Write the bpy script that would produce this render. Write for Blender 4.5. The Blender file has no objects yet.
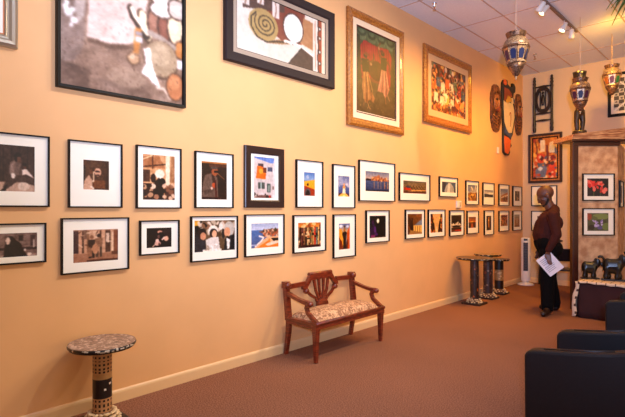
import bpy, bmesh, math, random
import numpy as np
from mathutils import Vector, Matrix, Euler
PI = math.pi
SC = bpy.context.scene
COL = SC.collection

# ------------------------------------------------------------------ colour and materials
def s2l(c):
    return tuple((v/12.92 if v <= 0.04045 else ((v+0.055)/1.055)**2.4) for v in c)
def rgb(r, g, b):
    return s2l((r/255.0, g/255.0, b/255.0))

MATS = {}
def mat(name, c, rough=0.6, metal=0.0, var=0.0, scale=20.0, bump=0.0, coat=0.0, emit=None, estr=0.0, spec=0.5, c2=None, detail=4.0, trans=0.0, stretch=None):
    if name in MATS: return MATS[name]
    m = bpy.data.materials.new(name); m.use_nodes = True
    nt = m.node_tree; b = nt.nodes['Principled BSDF']
    col = rgb(*c)
    b.inputs['Base Color'].default_value = (*col, 1)
    b.inputs['Roughness'].default_value = rough
    b.inputs['Metallic'].default_value = metal
    b.inputs['Coat Weight'].default_value = coat
    b.inputs['Specular IOR Level'].default_value = spec
    b.inputs['Transmission Weight'].default_value = trans
    if emit:
        b.inputs['Emission Color'].default_value = (*rgb(*emit), 1)
        b.inputs['Emission Strength'].default_value = estr
    if var > 0 or bump > 0 or c2:
        tc = nt.nodes.new('ShaderNodeTexCoord')
        nz = nt.nodes.new('ShaderNodeTexNoise')
        nz.inputs['Scale'].default_value = scale; nz.inputs['Detail'].default_value = detail
        src = tc.outputs['Object']
        if stretch:
            mp = nt.nodes.new('ShaderNodeMapping'); mp.inputs['Scale'].default_value = stretch
            nt.links.new(src, mp.inputs[0]); src = mp.outputs[0]
        nt.links.new(src, nz.inputs['Vector'])
        if var > 0 or c2:
            rp = nt.nodes.new('ShaderNodeValToRGB')
            if c2: a, z = rgb(*c2), col
            else:
                a = tuple(max(0, v*(1-var)) for v in col); z = tuple(min(1, v*(1+var)) for v in col)
            rp.color_ramp.elements[0].position = 0.35; rp.color_ramp.elements[1].position = 0.65
            rp.color_ramp.elements[0].color = (*a, 1); rp.color_ramp.elements[1].color = (*z, 1)
            nt.links.new(nz.outputs['Fac'], rp.inputs[0]); nt.links.new(rp.outputs[0], b.inputs['Base Color'])
        if bump > 0:
            bp = nt.nodes.new('ShaderNodeBump'); bp.inputs['Strength'].default_value = bump
            bp.inputs['Distance'].default_value = 0.01
            nt.links.new(nz.outputs['Fac'], bp.inputs['Height']); nt.links.new(bp.outputs[0], b.inputs['Normal'])
    MATS[name] = m
    return m

def paint_mat(name, rough=0.5, coat=0.0, metal=0.0):
    """material that takes its colour from the mesh's own colour pattern"""
    if name in MATS: return MATS[name]
    m = bpy.data.materials.new(name); m.use_nodes = True
    nt = m.node_tree; b = nt.nodes['Principled BSDF']
    at = nt.nodes.new('ShaderNodeAttribute'); at.attribute_name = 'Col'
    nt.links.new(at.outputs['Color'], b.inputs['Base Color'])
    b.inputs['Roughness'].default_value = rough; b.inputs['Coat Weight'].default_value = coat; b.inputs['Metallic'].default_value = metal
    MATS[name] = m
    return m

# ------------------------------------------------------------------ object helpers
def tag(o, label=None, cat=None, group=None, kind=None):
    if label: o['label'] = label
    if cat: o['category'] = cat
    if group: o['group'] = group
    if kind: o['kind'] = kind
    return o
def thing(name, label, cat, loc=(0, 0, 0), rz=0.0, group=None, M=None):
    o = bpy.data.objects.new(name, None); COL.objects.link(o)
    o.empty_display_size = 0.05
    if M is not None: o.matrix_world = M
    else:
        o.location = loc; o.rotation_euler = (0, 0, rz)
    return tag(o, label, cat, group)
def link_mesh(name, me, material=None, parent=None, label=None):
    o = bpy.data.objects.new(name, me); COL.objects.link(o)
    if material and not me.materials: me.materials.append(material)
    if parent: o.parent = parent
    if label: o['label'] = label
    return o

def dupe(root, loc=None, rz=None, label=None):
    r = root.copy(); COL.objects.link(r)
    if loc: r.location = loc
    if rz is not None: r.rotation_euler = (0, 0, rz)
    if label: r['label'] = label
    for ch in root.children:
        c = ch.copy(); COL.objects.link(c); c.parent = r
        for g in ch.children:
            d = g.copy(); COL.objects.link(d); d.parent = c
    return r

class MB:
    def __init__(self): self.v = []; self.f = []; self.smooth = []
    def add(self, vs, fs, smooth=False):
        n = len(self.v); self.v += [tuple(p) for p in vs]
        self.f += [tuple(i+n for i in f) for f in fs]; self.smooth += [smooth]*len(fs)
        return self
    def box(self, c, s, rot=None, taper=1.0):
        hx, hy, hz = s[0]/2, s[1]/2, s[2]/2
        vs = []
        for z, k in ((-hz, taper), (hz, 1.0)):
            for x, y in ((-hx, -hy), (hx, -hy), (hx, hy), (-hx, hy)):
                p = Vector((x*k, y*k, z))
                if rot: p = rot @ p
                vs.append(p + Vector(c))
        return self.add(vs, [(0, 3, 2, 1), (4, 5, 6, 7), (0, 1, 5, 4), (1, 2, 6, 5), (2, 3, 7, 6), (3, 0, 4, 7)])
    def lathe(self, prof, c=(0, 0, 0), seg=24, smooth=True, axis='z', scale=(1, 1), phase=0.0):
        vs, fs = [], []
        for r, h in prof:
            for k in range(seg):
                a = 2*PI*k/seg + phase
                p = (r*math.cos(a)*scale[0], r*math.sin(a)*scale[1], h)
                if axis == 'x': p = (p[2], p[0], p[1])
                elif axis == 'y': p = (p[1], p[2], p[0])
                vs.append((p[0]+c[0], p[1]+c[1], p[2]+c[2]))
        n = len(prof)
        for i in range(n-1):
            for k in range(seg):
                k2 = (k+1) % seg
                fs.append((i*seg+k, i*seg+k2, (i+1)*seg+k2, (i+1)*seg+k))
        self.add(vs, fs, smooth)
        m = len(self.v) - len(vs)
        self.f.append(tuple(m+k for k in reversed(range(seg)))); self.smooth.append(False)
        self.f.append(tuple(m+(n-1)*seg+k for k in range(seg))); self.smooth.append(False)
        return self
    def cyl(self, c, r, h, seg=20, axis='z', r2=None):
        return self.lathe([(r, -h/2), (r2 if r2 is not None else r, h/2)], c, seg, True, axis)
    def tube(self, path, rad, seg=8, smooth=True):
        path = [Vector(p) for p in path]; n = len(path)
        rads = rad if isinstance(rad, (list, tuple)) else [rad]*n
        vs, fs = [], []
        up = None
        for i, p in enumerate(path):
            t = (path[min(i+1, n-1)] - path[max(i-1, 0)]).normalized()
            if up is None: up = Vector((0, 0, 1)) if abs(t.z) < 0.9 else Vector((1, 0, 0))
            a = t.cross(up).normalized(); b = a.cross(t).normalized(); up = b
            for k in range(seg):
                q = 2*PI*k/seg
                vs.append(p + (a*math.cos(q) + b*math.sin(q))*rads[i])
        for i in range(n-1):
            for k in range(seg):
                k2 = (k+1) % seg
                fs.append((i*seg+k, i*seg+k2, (i+1)*seg+k2, (i+1)*seg+k))
        fs.append(tuple(reversed(range(seg)))); fs.append(tuple((n-1)*seg+k for k in range(seg)))
        return self.add(vs, fs, smooth)
    def strip(self, path, w, d, wdir=(0, 0, 1)):
        """rectangular bar swept along a path: width along wdir-ish, depth along the other normal"""
        path = [Vector(p) for p in path]; n = len(path); wd = Vector(wdir)
        ws = w if isinstance(w, (list, tuple)) else [w]*n
        vs, fs = [], []
        for i, p in enumerate(path):
            t = (path[min(i+1, n-1)] - path[max(i-1, 0)]).normalized()
            a = t.cross(wd)
            a = a.normalized(); b = wd.normalized()
            for sa, sb in ((-1, -1), (1, -1), (1, 1), (-1, 1)):
                vs.append(p + a*(sa*ws[i]/2) + b*(sb*d/2))
        for i in range(n-1):
            for k in range(4):
                k2 = (k+1) % 4
                fs.append((i*4+k, i*4+k2, (i+1)*4+k2, (i+1)*4+k))
        fs.append((3, 2, 1, 0)); fs.append(tuple((n-1)*4+k for k in range(4)))
        return self.add(vs, fs)
    def prism(self, pts, d0, d1, frame=None):
        """outline pts (a,b) extruded from c=d0 to c=d1; frame maps (a,b,c) to xyz"""
        n = len(pts); fr = frame or (lambda a, b, c: (a, b, c))
        vs = [fr(a, b, d0) for a, b in pts] + [fr(a, b, d1) for a, b in pts]
        fs = [tuple(reversed(range(n))), tuple(range(n, 2*n))]
        for k in range(n):
            k2 = (k+1) % n
            fs.append((k, k2, n+k2, n+k))
        return self.add(vs, fs)
    def ell(self, c, r, seg=14, rings=9, rot=None):
        vs, fs = [], []
        for i in range(rings+1):
            th = PI*i/rings
            for k in range(seg):
                a = 2*PI*k/seg
                p = Vector((r[0]*math.sin(th)*math.cos(a), r[1]*math.sin(th)*math.sin(a), r[2]*math.cos(th)))
                if rot: p = rot @ p
                vs.append(p + Vector(c))
        for i in range(rings):
            for k in range(seg):
                k2 = (k+1) % seg
                fs.append((i*seg+k, (i+1)*seg+k, (i+1)*seg+k2, i*seg+k2))
        return self.add(vs, fs, True)
    def ring(self, prof, w, h):
        """profile [(inset, height)] swept round a w x h rectangle centred at 0 (local a,b,c)"""
        n = len(prof); vs, fs = [], []
        for ins, z in prof:
            x, y = w/2-ins, h/2-ins
            vs += [(-x, -y, z), (x, -y, z), (x, y, z), (-x, y, z)]
        for i in range(n-1):
            for k in range(4):
                k2 = (k+1) % 4
                fs.append((i*4+k, i*4+k2, (i+1)*4+k2, (i+1)*4+k))
        return self.add(vs, fs)
    def window(self, o, i, z0, z1):
        """flat board with rectangular opening: outer (x0,x1,y0,y1), inner same, thickness z0..z1"""
        def r(b, z): return [(b[0], b[2], z), (b[1], b[2], z), (b[1], b[3], z), (b[0], b[3], z)]
        vs = r(o, z1)+r(i, z1)+r(i, z0)+r(o, z0); fs = []
        for a in range(3):
            for k in range(4):
                k2 = (k+1) % 4
                fs.append((a*4+k, a*4+k2, (a+1)*4+k2, (a+1)*4+k))
        return self.add(vs, fs)
    def build(self, name, material, parent=None, label=None, bevel=0.0, subsurf=0, auto=False):
        me = bpy.data.meshes.new(name); me.from_pydata(self.v, [], self.f)
        bm = bmesh.new(); bm.from_mesh(me)
        bmesh.ops.recalc_face_normals(bm, faces=bm.faces)
        bm.to_mesh(me); bm.free()
        me.polygons.foreach_set('use_smooth', self.smooth)
        o = link_mesh(name, me, material, parent, label)
        if bevel:
            md = o.modifiers.new('b', 'BEVEL'); md.width = bevel; md.segments = 2; md.limit_method = 'ANGLE'
        if subsurf:
            md = o.modifiers.new('s', 'SUBSURF'); md.levels = subsurf; md.render_levels = subsurf
            me.polygons.foreach_set('use_smooth', [True]*len(me.polygons))
        return o

def blob(name, caps, ells, voxel, material, parent=None, smooth=4, boxes=(), label=None):
    """one continuous surface grown round tapered limbs: caps [(p0,r0,p1,r1)], ells [(c,r[,rot])]"""
    mb = MB()
    for p0, r0, p1, r1 in caps:
        p0, p1 = Vector(p0), Vector(p1)
        d = p1-p0; L = d.length
        mb.ell(p0, (r0, r0, r0), 12, 8); mb.ell(p1, (r1, r1, r1), 12, 8)
        if L > 1e-5:
            q = d.to_track_quat('Z', 'Y').to_matrix()
            vs, fs = [], []
            for r, h in ((r0, 0), (r1, L)):
                for k in range(12):
                    a = 2*PI*k/12
                    vs.append(q @ Vector((r*math.cos(a), r*math.sin(a), h)) + p0)
            for k in range(12):
                k2 = (k+1) % 12; fs.append((k, k2, 12+k2, 12+k))
            fs.append(tuple(reversed(range(12)))); fs.append(tuple(range(12, 24)))
            mb.add(vs, fs)
    for e in ells: mb.ell(e[0], e[1], 16, 10, e[2] if len(e) > 2 else None)
    for b in boxes: mb.box(*b)
    me = bpy.data.meshes.new('tmp'); me.from_pydata(mb.v, [], mb.f)
    bm = bmesh.new(); bm.from_mesh(me); bmesh.ops.remove_doubles(bm, verts=bm.verts, dist=1e-6)
    bmesh.ops.recalc_face_normals(bm, faces=bm.faces); bm.to_mesh(me); bm.free()
    t = bpy.data.objects.new('tmp', me); COL.objects.link(t)
    r = t.modifiers.new('r', 'REMESH'); r.mode = 'VOXEL'; r.voxel_size = voxel; r.use_smooth_shade = True
    s = t.modifiers.new('s', 'SMOOTH'); s.factor = 0.5; s.iterations = smooth
    dg = bpy.context.evaluated_depsgraph_get()
    me2 = bpy.data.meshes.new_from_object(t.evaluated_get(dg))
    bpy.data.objects.remove(t); bpy.data.meshes.remove(me)
    me2.name = name; me2.materials.clear()
    me2.polygons.foreach_set('use_smooth', [True]*len(me2.polygons))
    return link_mesh(name, me2, material, parent, label)

# ------------------------------------------------------------------ picture painter (colour patterns of prints and paintings)
class Cv:
    def __init__(s, w, h, bg, seed=1):
        s.w, s.h = w, h; s.a = np.empty((h, w, 3)); s.a[:] = bg
        s.X, s.Y = np.meshgrid((np.arange(w)+.5)/w, (np.arange(h)+.5)/h)
        s.rng = np.random.default_rng(seed)
    def _m(s, m, c, al=1.0):
        if callable(c): c = c(s)
        m = np.clip(m.astype(float), 0, 1)[..., None]*al
        s.a = s.a*(1-m) + np.asarray(c, float)*m
        return s
    def rect(s, x0, y0, x1, y1, c, al=1.0): return s._m((s.X >= x0) & (s.X < x1) & (s.Y >= y0) & (s.Y < y1), c, al)
    def ell(s, cx, cy, rx, ry, c, al=1.0, rot=0.0):
        dx, dy = s.X-cx, s.Y-cy
        if rot:
            k = s.h/s.w; dy = dy*k
            dx, dy = dx*math.cos(rot)+dy*math.sin(rot), (-dx*math.sin(rot)+dy*math.cos(rot))/k
        return s._m((dx/rx)**2+(dy/ry)**2 < 1, c, al)
    def poly(s, pts, c, al=1.0):
        m = np.zeros((s.h, s.w), bool); n = len(pts)
        for i in range(n):
            x0, y0 = pts[i]; x1, y1 = pts[(i+1) % n]
            if y0 == y1: continue
            cr = ((y0 > s.Y) != (y1 > s.Y)) & (s.X < (x1-x0)*(s.Y-y0)/(y1-y0)+x0)
            m ^= cr
        return s._m(m, c, al)
    def line(s, x0, y0, x1, y1, t, c, al=1.0):
        k = s.h/s.w
        dx, dy = x1-x0, (y1-y0)*k; L2 = dx*dx+dy*dy+1e-9
        u = np.clip(((s.X-x0)*dx+(s.Y-y0)*k*dy)/L2, 0, 1)
        d = np.hypot(s.X-x0-u*dx, (s.Y-y0)*k-u*dy)
        return s._m(d < t, c, al)
    def path(s, pts, t, c, al=1.0):
        for p, q in zip(pts[:-1], pts[1:]): s.line(*p, *q, t, c, al)
        return s
    def vn(s, nx, ny):
        g = s.rng.random((ny+2, nx+2))
        x = s.X*nx; y = s.Y*ny; xi = x.astype(int); yi = y.astype(int); fx = x-xi; fy = y-yi
        fx = fx*fx*(3-2*fx); fy = fy*fy*(3-2*fy)
        return (g[yi, xi]*(1-fx)+g[yi, xi+1]*fx)*(1-fy)+(g[yi+1, xi]*(1-fx)+g[yi+1, xi+1]*fx)*fy
    def noise(s, amp, nx=8, ny=8, oct=3):
        n = np.zeros((s.h, s.w)); a = 1; tot = 0
        for o in range(oct): n += a*(s.vn(nx*2**o, ny*2**o)-.5); tot += a; a *= .6
        s.a = np.clip(s.a + (n/tot*2*amp)[..., None], 0, 255); return s
    def band(s, y0, y1, c0, c1, x0=0, x1=1):
        t = np.clip((s.Y-y0)/(y1-y0), 0, 1)[..., None]
        m = ((s.Y >= y0) & (s.Y < y1) & (s.X >= x0) & (s.X < x1))[..., None]
        s.a = np.where(m, np.asarray(c0, float)*(1-t)+np.asarray(c1, float)*t, s.a); return s
    def dabs(s, n, cols, x0, y0, x1, y1, r, ry=None):
        for i in range(n):
            c = cols[int(s.rng.integers(len(cols)))]
            k = .6+.8*s.rng.random()
            s.ell(x0+(x1-x0)*s.rng.random(), y0+(y1-y0)*s.rng.random(), r*k, (ry or r)*k, c, .9, s.rng.random()*3)
        return s
    def person(s, cx, top, H, col, skin, w=.5, legs=True):
        """small standing figure; H height fraction"""
        k = s.h/s.w
        hw = H*k*.085
        s.ell(cx, top+H*.08, hw, H*.08, skin)
        s.poly([(cx-hw*1.9, top+H*.2), (cx+hw*1.9, top+H*.2), (cx+hw*1.6, top+H*.55), (cx-hw*1.6, top+H*.55)], col)
        if legs:
            s.rect(cx-hw*1.5, top+H*.55, cx-hw*.2, top+H, tuple(v*.6 for v in col)); s.rect(cx+hw*.3, top+H*.55, cx+hw*1.5, top+H, tuple(v*.6 for v in col))
        return s

def soften(cv, n=1):
    for _ in range(n):
        p = np.pad(cv.a, ((1, 1), (1, 1), (0, 0)), mode='edge')
        cv.a = (p[1:-1, 1:-1]*4 + 2*(p[:-2, 1:-1]+p[2:, 1:-1]+p[1:-1, :-2]+p[1:-1, 2:]) + p[:-2, :-2]+p[:-2, 2:]+p[2:, :-2]+p[2:, 2:])/16
    return cv
def color_mesh(name, vs, fs, cols, smooth=False):
    me = bpy.data.meshes.new(name); me.from_pydata(vs, [], fs)
    c = np.clip(np.asarray(cols, float)/255.0, 0, 1)
    lin = np.where(c <= 0.04045, c/12.92, ((c+0.055)/1.055)**2.4)
    at = me.color_attributes.new('Col', 'FLOAT_COLOR', 'CORNER')
    per = np.repeat(lin, [len(f) for f in fs], axis=0)
    at.data.foreach_set('color', np.hstack([per, np.ones((len(per), 1))]).astype(np.float32).ravel())
    if smooth: me.polygons.foreach_set('use_smooth', [True]*len(fs))
    return me
def print_mesh(name, cv, x0, x1, y0, y1, z):
    w, h = cv.w, cv.h
    vs = [(x0+(x1-x0)*i/w, y1-(y1-y0)*j/h, z) for j in range(h+1) for i in range(w+1)]
    fs = [(j*(w+1)+i, (j+1)*(w+1)+i, (j+1)*(w+1)+i+1, j*(w+1)+i+1) for j in range(h) for i in range(w)]
    return color_mesh(name, vs, fs, cv.a.reshape(-1, 3))
def painted_lathe(name, cv, rad, z0, z1, parent, material):
    w, h = cv.w, cv.h
    vs = [(rad(j/h)*math.cos(2*PI*i/w), rad(j/h)*math.sin(2*PI*i/w), z1-(z1-z0)*j/h) for j in range(h+1) for i in range(w)]
    fs = [(j*w+i, (j+1)*w+i, (j+1)*w+(i+1) % w, j*w+(i+1) % w) for j in range(h) for i in range(w)]
    return link_mesh(name, color_mesh(name, vs, fs, cv.a.reshape(-1, 3), True), material, parent)

# ------------------------------------------------------------------ materials
def wall_mat(name, c):
    m = mat(name, c, rough=0.55, var=0.03, scale=1.2, spec=0.3); return m
M_WL = mat('yellow_wall_paint', (234, 180, 124), rough=0.5, var=0.03, scale=2.2, spec=0.35, bump=0.02)
M_WB = mat('cream_wall_paint', (214, 184, 150), rough=0.6, var=0.02, scale=2.0, spec=0.3)
M_BASE = mat('baseboard_paint', (234, 196, 146), rough=0.4)
M_CEIL = mat('ceiling_tile', (232, 238, 248), rough=0.9, var=0.03, scale=60, bump=0.06)
M_GRID = mat('ceiling_grid', (196, 174, 160), rough=0.6)
M_WHITE = mat('white_plastic', (235, 228, 218), rough=0.4)
M_BLACKF = mat('black_frame', (14, 9, 8), rough=0.5, spec=.2)
M_MAT = mat('white_mat_board', (252, 245, 228), rough=0.75)
M_MATC = mat('cream_mat_board', (236, 214, 184), rough=0.75)
M_MATT = mat('tan_mat_board', (214, 176, 134), rough=0.75)
M_MATR = mat('dark_red_mat', (84, 20, 18), rough=0.7)
M_GOLD = mat('gold_wood', (186, 118, 46), rough=0.35, c2=(140, 78, 26), scale=40, stretch=(1, 1, 1), coat=0.3)
M_ESP = mat('espresso_wood', (48, 30, 26), rough=0.35)
M_PURP = mat('dark_plum_wood', (44, 32, 34), rough=0.6, spec=.2)
M_GREYL = mat('taupe_liner', (160, 140, 124), rough=0.5)
M_SILV = mat('silver_leaf', (190, 176, 150), rough=0.3, metal=0.7)
M_COPP = mat('copper_leaf', (190, 120, 78), rough=0.35, metal=0.5)
M_PRINT = paint_mat('photographic_print', rough=0.45)
M_CANV = paint_mat('painted_canvas', rough=0.55)
M_MOS = paint_mat('mosaic', rough=0.35, coat=0.2)
M_MAHOG = mat('mahogany', (138, 54, 28), rough=0.28, c2=(86, 28, 15), scale=14, stretch=(1, 1, 6), coat=0.4)
M_CARVE = mat('carved_dark_wood', (40, 24, 16), rough=0.45, c2=(22, 13, 9), scale=25, coat=0.1)
M_EBONY = mat('ebony', (22, 17, 14), rough=0.3, c2=(14, 10, 9), scale=20, coat=0.2)
M_LEATH = mat('black_leather', (17, 12, 13), rough=0.42, spec=.38, var=0.2, scale=90, bump=0.08, coat=0.05)
M_BLACK = mat('satin_black', (14, 12, 12), rough=0.4)

# ------------------------------------------------------------------ the setting
XR, YF, YB, ZC = 8.0, -2.6, 10.15, 4.26
def struct(o): o['kind'] = 'structure'; return o
def carpet():
    m = bpy.data.materials.new('brown_carpet'); m.use_nodes = True
    nt = m.node_tree; b = nt.nodes['Principled BSDF']
    tc = nt.nodes.new('ShaderNodeTexCoord')
    n1 = nt.nodes.new('ShaderNodeTexNoise'); n1.inputs['Scale'].default_value = 100; n1.inputs['Detail'].default_value = 3
    n2 = nt.nodes.new('ShaderNodeTexNoise'); n2.inputs['Scale'].default_value = 0.9; n2.inputs['Detail'].default_value = 5
    for n in (n1, n2): nt.links.new(tc.outputs['Object'], n.inputs['Vector'])
    r = nt.nodes.new('ShaderNodeValToRGB')
    r.color_ramp.elements[0].position = .3; r.color_ramp.elements[1].position = .7
    r.color_ramp.elements[0].color = (*rgb(108, 70, 52), 1); r.color_ramp.elements[1].color = (*rgb(182, 126, 98), 1)
    nt.links.new(n1.outputs['Fac'], r.inputs[0])
    mx = nt.nodes.new('ShaderNodeMix'); mx.data_type = 'RGBA'; mx.blend_type = 'MULTIPLY'; mx.inputs[0].default_value = 0.35
    nt.links.new(r.outputs[0], mx.inputs[6]); nt.links.new(n2.outputs['Fac'], mx.inputs[7])
    nt.links.new(mx.outputs[2], b.inputs['Base Color'])
    b.inputs['Roughness'].default_value = 0.95; b.inputs['Specular IOR Level'].default_value = 0.1
    bp = nt.nodes.new('ShaderNodeBump'); bp.inputs['Strength'].default_value = 0.5; bp.inputs['Distance'].default_value = 0.006
    nt.links.new(n1.outputs['Fac'], bp.inputs['Height']); nt.links.new(bp.outputs[0], b.inputs['Normal'])
    return m
struct(MB().box((XR/2, (YF+YB)/2, -.05), (XR+.4, YB-YF+.4, .1)).build('floor', carpet()))
struct(MB().box((-.1, (YF+YB)/2, ZC/2), (.2, YB-YF+.4, ZC)).build('wall_left', M_WL))
struct(MB().box((XR/2, YB+.1, ZC/2), (XR, .2, ZC)).build('wall_back', M_WB))
ry0, ry1, rz0, rz1 = -1.5, 6.0, .5, 3.7   # window opening added in the unseen right wall to go with the side fill
w = MB()
w.box((XR+.1, (YF-.2+ry0)/2, ZC/2), (.2, ry0-YF+.2, ZC)); w.box((XR+.1, (ry1+YB+.2)/2, ZC/2), (.2, YB+.2-ry1, ZC))
w.box((XR+.1, (ry0+ry1)/2, rz0/2), (.2, ry1-ry0, rz0)); w.box((XR+.1, (ry0+ry1)/2, (rz1+ZC)/2), (.2, ry1-ry0, ZC-rz1))
struct(w.build('wall_right', M_WB))
w = MB()
for y in np.linspace(ry0, ry1, 6): w.box((XR+.1, y, (rz0+rz1)/2), (.08, .06, rz1-rz0))
for z in (rz0, rz1): w.box((XR+.1, (ry0+ry1)/2, z), (.08, ry1-ry0, .06))
struct(w.build('added_window', M_SILV))  # added frame for the opening, out of view
# front wall with the shop window opening behind the camera
wx0, wx1, wz0, wz1 = 1.2, 7.2, .4, 3.6
w = MB()
w.box(((0+wx0)/2, YF-.1, ZC/2), (wx0, .2, ZC)); w.box(((wx1+XR)/2, YF-.1, ZC/2), (XR-wx1, .2, ZC))
w.box(((wx0+wx1)/2, YF-.1, wz0/2), (wx1-wx0, .2, wz0)); w.box(((wx0+wx1)/2, YF-.1, (wz1+ZC)/2), (wx1-wx0, .2, ZC-wz1))
struct(w.build('wall_front', M_WB))
w = MB()
for x in np.linspace(wx0, wx1, 5): w.box((x, YF-.1, (wz0+wz1)/2), (.06, .08, wz1-wz0))
for z in (wz0, wz1): w.box(((wx0+wx1)/2, YF-.1, z), (wx1-wx0, .08, .06))
struct(w.build('window_1', M_SILV))
ceil = struct(MB().box((XR/2, (YF+YB)/2, ZC+.05), (XR+.4, YB-YF+.4, .1)).build('ceiling', M_CEIL))
g = MB()
x = .33
while x < XR: g.box((x, (YF+YB)/2, ZC-.002), (.018, YB-YF, .006)); x += .605
y = 5.545-1.25*6
while y < YB:
    if y > YF: g.box((XR/2, y, ZC-.002), (XR, .018, .006))
    y += 1.25
struct(g.build('trim_1', M_GRID))
def baseboard(name, a, b, n):
    """a->b along wall foot, n = inward normal"""
    a, b, n = Vector(a), Vector(b), Vector(n)
    prof = [(0, 0), (.016, 0), (.016, .075), (.012, .088), (.006, .096), (0, .098)]
    vs = [p + n*d + Vector((0, 0, z)) for p in (a, b) for d, z in prof]; k = len(prof)
    fs = [tuple(range(k)), tuple(reversed(range(k, 2*k)))] + [(i, k+i, k+(i+1) % k, (i+1) % k) for i in range(k)]
    m = MB(); m.add(vs, fs); struct(m.build(name, M_BASE))
baseboard('baseboard_left', (0, YF, 0), (0, YB, 0), (1, 0, 0))
baseboard('baseboard_back', (0.016, YB, 0), (XR, YB, 0), (0, -1, 0))

# ------------------------------------------------------------------ frames
def MLEFT(y, z, x=0.0): return Matrix(((0, 0, 1, x), (1, 0, 0, y), (0, 1, 0, z), (0, 0, 0, 1)))
def MBACK(x, z, y=YB): return Matrix(((1, 0, 0, x), (0, 0, -1, y), (0, 1, 0, z), (0, 0, 0, 1)))

def framed(label, M, w, h, img, cv, mould=('thin', .013, .028), fm=None, mm=None, cat='framed photograph', name='framed_photograph', liners=(), group=None, pname='print'):
    """w,h outer size; img = (x0,x1,y0,y1) picture rectangle in local coordinates about the frame's centre"""
    t = thing(name, label, cat, M=M, group=group)
    style, mw, md = mould
    if style == 'thin': prof = [(0, .0), (0, md), (mw, md), (mw, .004)]
    elif style == 'flat': prof = [(0, 0), (0, md*.85), (mw*.08, md), (mw*.85, md*.9), (mw, md*.75), (mw, .004)]
    elif style == 'gold': prof = [(0, 0), (0, md*.7), (mw*.1, md*.8), (mw*.25, md), (mw*.5, md*.95), (mw*.7, md*.7), (mw*.85, md*.65), (mw*.92, md*.7), (mw, md*.6), (mw, .004)]
    b = MB(); b.ring(prof, w, h); b.build('frame', fm or M_BLACKF, t)
    o = (-w/2+mw-.003, w/2-mw+.003, -h/2+mw-.003, h/2-mw+.003)
    z = .012 if style == 'thin' else md*.5
    for lw, lm, nm in liners:
        i = (o[0]+lw, o[1]-lw, o[2]+lw, o[3]-lw)
        MB().window(o, i, z-.004, z).build(nm, lm, t)
        o = (i[0]-.002, i[1]+.002, i[2]-.002, i[3]+.002); z -= .003
    if mm:
        MB().window(o, img, z-.0025, z).build('mat', mm, t); z -= .003
    else: img = o
    e = .002
    link_mesh(pname, print_mesh(pname, cv, img[0]-e, img[1]+e, img[2]-e, img[3]+e, z), M_PRINT if pname == 'print' else M_CANV, t)
    return t

def cvs(w, h, bg, seed, pitch=.0042):
    return Cv(max(8, int(round(w/pitch))), max(8, int(round(h/pitch))), bg, seed)

# --- what each picture shows (colours of the prints themselves)
def a_U1(c):
    c.a[:] = (74, 52, 46)
    for i in range(9): c.rect(i/9, 0, i/9+.012, .75, (46, 30, 28))
    c.noise(14, 6, 9); c.rect(0, .8, 1, 1, (190, 160, 142))
    c.poly([(.28, .38), (.46, .3), (.62, .4), (.62, .75), (.25, .75)], (120, 98, 90)); c.ell(.5, .26, .1, .1, (40, 26, 24)); c.ell(.54, .3, .06, .07, (112, 78, 66))
    c.poly([(.1, .92), (.25, .62), (.95, .68), (1, .86), (.5, .78), (.2, .95)], (84, 62, 56)); c.poly([(.02, 1), (.2, .86), (.18, .98), (.1, 1)], (26, 18, 18))
    c.poly([(.3, .42), (.42, .36), (.4, .6), (.3, .66)], (150, 126, 116)); c.line(.6, .44, .55, .7, .012, (84, 64, 58)); c.ell(.52, .2, .09, .05, (34, 22, 20)); c.ell(.7, .44, .06, .06, (90, 62, 56)); c.ell(.7, .41, .06, .035, (44, 30, 28)); c.poly([(.62, .52), (.76, .5), (.98, .7), (.74, .62), (.64, .64)], (226, 206, 194)); c.ell(.68, .88, .17, .09, (214, 192, 176)); c.ell(.38, .66, .06, .06, (230, 214, 204))
def a_L1(c):
    c.a[:] = (128, 104, 96); c.noise(38, 7, 5); c.rect(0, .6, 1, .72, (64, 46, 44)); c.rect(0, .9, 1, 1, (170, 146, 136))
    c.rect(.5, .1, .62, .35, (60, 44, 40)); c.rect(.8, .1, .95, .55, (84, 62, 58)); c.rect(.88, .3, .92, .62, (208, 188, 180))
    c.poly([(.1, 1), (.14, .55), (.16, .25), (.22, .12), (.34, .14), (.42, .3), (.55, .45), (.64, .75), (.74, 1)], (44, 28, 26)); c.ell(.22, .32, .06, .15, (222, 198, 184)); c.noise(10, 12, 8)
    c.ell(.66, .72, .03, .05, (224, 206, 196)); c.ell(.78, .9, .06, .07, (220, 200, 188))
def a_U2(c):
    c.a[:] = (92, 58, 36); c.noise(20, 5, 5); c.rect(0, .2, .1, .8, (60, 40, 30)); c.rect(.38, .68, .84, .95, (126, 76, 42)); c.rect(.86, 0, 1, 1, (74, 40, 22))
    c.poly([(0, 1), (.05, .7), (.22, .5), (.34, .66), (.38, 1)], (206, 166, 140)); c.line(.39, .72, .4, .4, .025, (236, 206, 182)); c.ell(.56, .4, .13, .14, (214, 168, 142))
    c.ell(.55, .38, .1, .03, (70, 40, 30)); c.ell(.56, .5, .07, .025, (66, 34, 28)); c.ell(.3, .4, .07, .07, (120, 74, 48)); c.line(.3, .9, .4, .95, .03, (238, 216, 198))
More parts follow.
